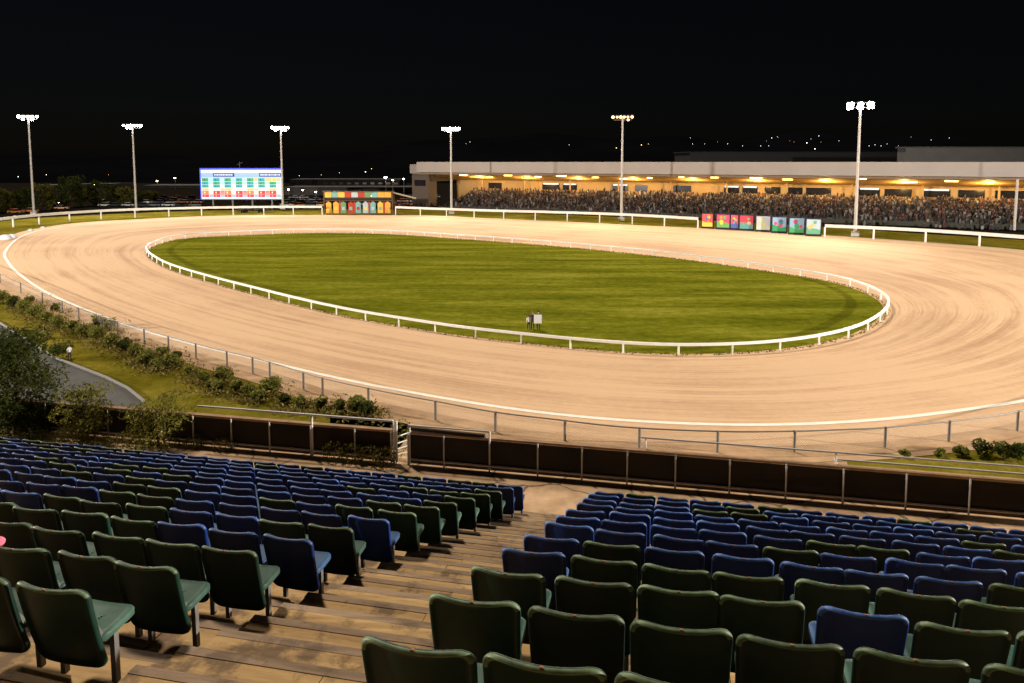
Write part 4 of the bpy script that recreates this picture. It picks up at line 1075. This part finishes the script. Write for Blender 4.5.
# ------------------------------------------------------------------ people
M_skin = mat('skin', (.42, .24, .16), .6); M_hair = mat('dark hair', (.02, .014, .01), .8); M_hairo = mat('reddish hair', (.28, .10, .035), .8)
def person(label, loc, face, H, shirt, pants, hair, armpose, stride=.12, seed=0):
    """one skinned body: joints in metres for H = 1.7, facing local -Y"""
    k = H/1.7
    J = {'pelvis': (0, 0, .92, .13, .10), 'waist': (0, .01, 1.08, .125, .095), 'chest': (0, 0, 1.28, .16, .11), 'neck': (0, 0, 1.45, .055, .055), 'head': (0, -.015, 1.56, .085, .095), 'crown': (0, -.01, 1.65, .075, .085)}
    E = [('pelvis', 'waist'), ('waist', 'chest'), ('chest', 'neck'), ('neck', 'head'), ('head', 'crown')]
    for s, n in ((-1, 'l'), (1, 'r')):
        st_ = stride*s
        J['hip'+n] = (.09*s, 0, .86, .095, .095); J['kne'+n] = (.10*s, -st_*.6-.02, .48, .062, .062); J['ank'+n] = (.10*s, -st_+.02, .09, .042, .045); J['toe'+n] = (.11*s, -st_-.13, .045, .04, .035)
        J['sho'+n] = (.185*s, 0, 1.40, .062, .062)
        e, h = armpose[n]
        J['elb'+n] = (*e, .046, .046); J['han'+n] = (*h, .034, .034)
        fx, fy, fz = h; J['fin'+n] = (fx, fy-.06, fz-.05, .03, .018)
        E += [('pelvis', 'hip'+n), ('hip'+n, 'kne'+n), ('kne'+n, 'ank'+n), ('ank'+n, 'toe'+n), ('chest', 'sho'+n), ('sho'+n, 'elb'+n), ('elb'+n, 'han'+n), ('han'+n, 'fin'+n)]
    names = list(J); idx = {n: i for i, n in enumerate(names)}
    me = bpy.data.meshes.new('person'); me.from_pydata([Vector(J[n][:3])*k for n in names], [(idx[a], idx[b]) for a, b in E], [])
    tmp = bpy.data.objects.new('tmp_person', me); COL.objects.link(tmp)
    tmp.modifiers.new('skin', 'SKIN'); sv = me.skin_vertices[0].data
    for i, n in enumerate(names): sv[i].radius = (J[n][3]*k, J[n][4]*k); sv[i].use_root = (n == 'pelvis')
    sd = tmp.modifiers.new('sub', 'SUBSURF'); sd.levels = 2; sd.render_levels = 2
    dg = bpy.context.evaluated_depsgraph_get(); m2 = bpy.data.meshes.new_from_object(tmp.evaluated_get(dg))
    bpy.data.objects.remove(tmp)
    m2.materials.clear()
    for m_ in (M_skin, shirt, pants, M_hair): m2.materials.append(m_)
    hl = [Vector(J['han'+n][:3])*k for n in 'lr']
    for p_ in m2.polygons:
        c = p_.center; z = c.z/k
        near = min((c-h).length for h in hl)
        mi = 0
        if near < .13*k: mi = 0
        elif z > 1.46: mi = 0
        elif z > .93: mi = 1
        elif z > .09 : mi = 2 if not (abs(c.x) > .17*k and z > .6) else 1
        else: mi = 3
        p_.material_index = mi; p_.use_smooth = True
    o = bpy.data.objects.new('person', m2); COL.objects.link(o); o.location = loc; o.rotation_euler = (0, 0, face)
    tag(o, label, 'person')
    mb = MB(); mb.ball((0, .02*k, 1.635*k), .108*k, 12, 8, (.92, 1.05, .92)); mb.build('hair', hair, o, smooth=True)
    mb = MB(); mb.ball((0, -.105*k, 1.565*k), .018*k, 6, 5, (.8, 1.1, 1.3)); mb.build('nose', M_skin, o, smooth=True)
    return o
C_white = mat('white shirt', (.75, .74, .76), .8); C_dark = mat('dark trousers', (.02, .02, .028), .85); C_navy = mat('navy jacket', (.03, .03, .09), .8); C_purp = mat('plum jacket', (.06, .03, .07), .8)
down = {'l': ((-.24, .03, 1.15), (-.25, -.06, .92)), 'r': ((.24, .03, 1.15), (.25, -.06, .92))}
hold = {'l': ((-.30, -.10, 1.20), (-.36, -.34, 1.15)), 'r': ((.30, -.10, 1.20), (.36, -.34, 1.15))}
pg = at(536, 330.3); hs = 19*pg.y/FPX/1.7
person('person in white shirt and dark trousers walking left of the white board', tuple(at(528.8, 330.2)), R(10), 1.36, C_white, C_dark, M_hair, down, .18)
person('person with dark hair carrying the big white board on the infield', tuple(at(538.3, 330.0)), R(-6), 1.72, C_navy, C_dark, M_hair, hold, .10)
person('reddish haired person in plum jacket between the white shirt and the board', tuple(at(532.6, 329.6)), R(6), 1.62, C_purp, C_dark, M_hairo, down, .12)
pc_ = at(537.6, 330.0)
mb = MB(); mb.box((0, 0, 0), (.70, .03, .80)); o = mb.build('white_board', C_white); o.location = (pc_.x, pc_.y-.37, 1.08); o.rotation_euler = (R(4), 0, R(-4))
tag(o, 'large blank white board carried upright by a person on the infield', 'board')
person('small person in white top standing beside the bush at the path edge', tuple(at(69.8, 360)), R(60), 1.15, C_white, C_dark, M_hair, down, .08)
# pink cap on a seat at the left edge
pk = BLK['left'][0]+BLK['left'][1]-RR*(SP*2+.245); pk = Vector((pk.x, pk.y+.03, tz('left', 1)+.742))
M_pink = mat('pink cloth', (.65, .16, .25), .8, var=.1, scale=20)
t = thing('cap', 'pink cap perched on a seat back at the left edge', 'cap', tuple(pk), ROT+2.2)
mb = MB(); mb.ball((0, 0, 0.0), .048, 14, 8, (1, 1.1, .7)); mb.build('crown', M_pink, t, smooth=True)
mb = MB(); mb.hexa([(-.07, .07, -.02), (.07, .07, -.02), (.055, .16, -.03), (-.055, .16, -.03)], [(-.07, .07, -.012), (.07, .07, -.012), (.055, .16, -.022), (-.055, .16, -.022)]); mb.build('peak', M_pink, t)
# ------------------------------------------------------------------ hills and town lights
M_hill = mat('night hillside', (.004, .004, .005), 1.0, var=.3, scale=.01, spec=0.0)
def hillz(x, y):
    t_ = max(0, min(1, (y-500)/330)); e = t_*t_*(3-2*t_)
    ridge = 24+10*math.sin(x*.0052+.9)+6*math.sin(x*.014+2.0)+2.5*math.sin(x*.045)
    side = 0.5+0.5*max(0, min(1, (x+340)/540))
    return 15*e+e*ridge*side
mb = MB(); NX, NY = 90, 14; vs = []
for j in range(NY):
    for i in range(NX):
        x = -840+1680*i/(NX-1); y = 490+400*j/(NY-1); vs.append((x, y, hillz(x, y)-.5))
mb.add(vs, [(j*NX+i, j*NX+i+1, (j+1)*NX+i+1, (j+1)*NX+i) for j in range(NY-1) for i in range(NX-1)])
struct(mb.build('hills', M_hill, smooth=True))
E_t = [emit('town light white', (.9, .95, 1), 3.5), emit('town light amber', (1, .6, .2), 3), emit('town light blue', (.4, .6, 1), 4)]
tl = [(686,132,0),(690,139,0),(742,147,0),(766,142,2),(768,147,2),(771,139,0),(777,138,0),(789,142,1),(793,143,1),(810,140,0),(818,137,0),(814,150,0),(760,147,0),(910,138,1),(958,137,1),(985,137,0),(1003,141,0),(1015,140,0),(992,131,0),(569,146,0),(616,149,1),(641,146,1),(648,145,1),(692,145,0),(704,145,0),(717,143,0),(727,145,0),(470,143,0),(466,145,0),(874,146,0),(880,147,0),(886,145,0),(897,147,0),(868,147,0),(930,141,0),(948,139,0),(1008,125,0),(820,143,1),(806,144,0),(838,142,0),(372,170,1),(366,173,0),(340,174,0),(322,176,1),(300,177,0),(20,178,0),(48,176,0),(110,176,1)]
mb = MB(); rg = random.Random(4)
for x, y, mi in tl:
    d = ray(x, y); tt = 480.0; hit = None
    while tt < 1000:
        p = Vector((d.x*tt, d.y*tt, CAMH+d.z*tt))
        if p.z < hillz(p.x, p.y)+.5: hit = p; break
        tt += 3
    if hit is None: continue
    mb.ball(hit+Vector((0, -2, 1)), rg.choice((.12, .16, .2, .24, .36)), 6, 4, mi=mi)
o = mb.build('town_lights', E_t); tag(o, 'scattered far town lights on the dark hillside', 'town lights', kind='stuff')

# ------------------------------------------------------------------ light
SUN_EL, SUN_AZ = R(57), R(-36)      # from beyond the track, a little to the left
w = bpy.data.worlds.new('World'); S.world = w; w.use_nodes = True
N = w.node_tree.nodes; L = w.node_tree.links
sky = N.new('ShaderNodeTexSky'); sky.sky_type = 'NISHITA'; sky.sun_disc = False
sky.sun_elevation = SUN_EL; sky.sun_rotation = SUN_AZ
bg = N['Background']; bg.inputs['Strength'].default_value = 0.00028; L.new(sky.outputs['Color'], bg.inputs['Color'])
sd = bpy.data.lights.new('sun', 'SUN'); sd.energy = 1.6; sd.angle = R(5); sd.color = (1, .87, .70)
so = bpy.data.objects.new('sun', sd); COL.objects.link(so)
dirv = -Vector((math.sin(SUN_AZ)*math.cos(SUN_EL), math.cos(SUN_AZ)*math.cos(SUN_EL), math.sin(SUN_EL)))
so.rotation_euler = dirv.to_track_quat('-Z', 'Y').to_euler()
S.view_settings.view_transform = 'Standard'; S.view_settings.look = 'None'; S.view_settings.exposure = 0.74; S.view_settings.gamma = 1
S.view_settings.use_curve_mapping = False
S.cycles.use_denoising = True
S.cycles.max_bounces = 5; S.cycles.diffuse_bounces = 3
S.cycles.sample_clamp_indirect = 4
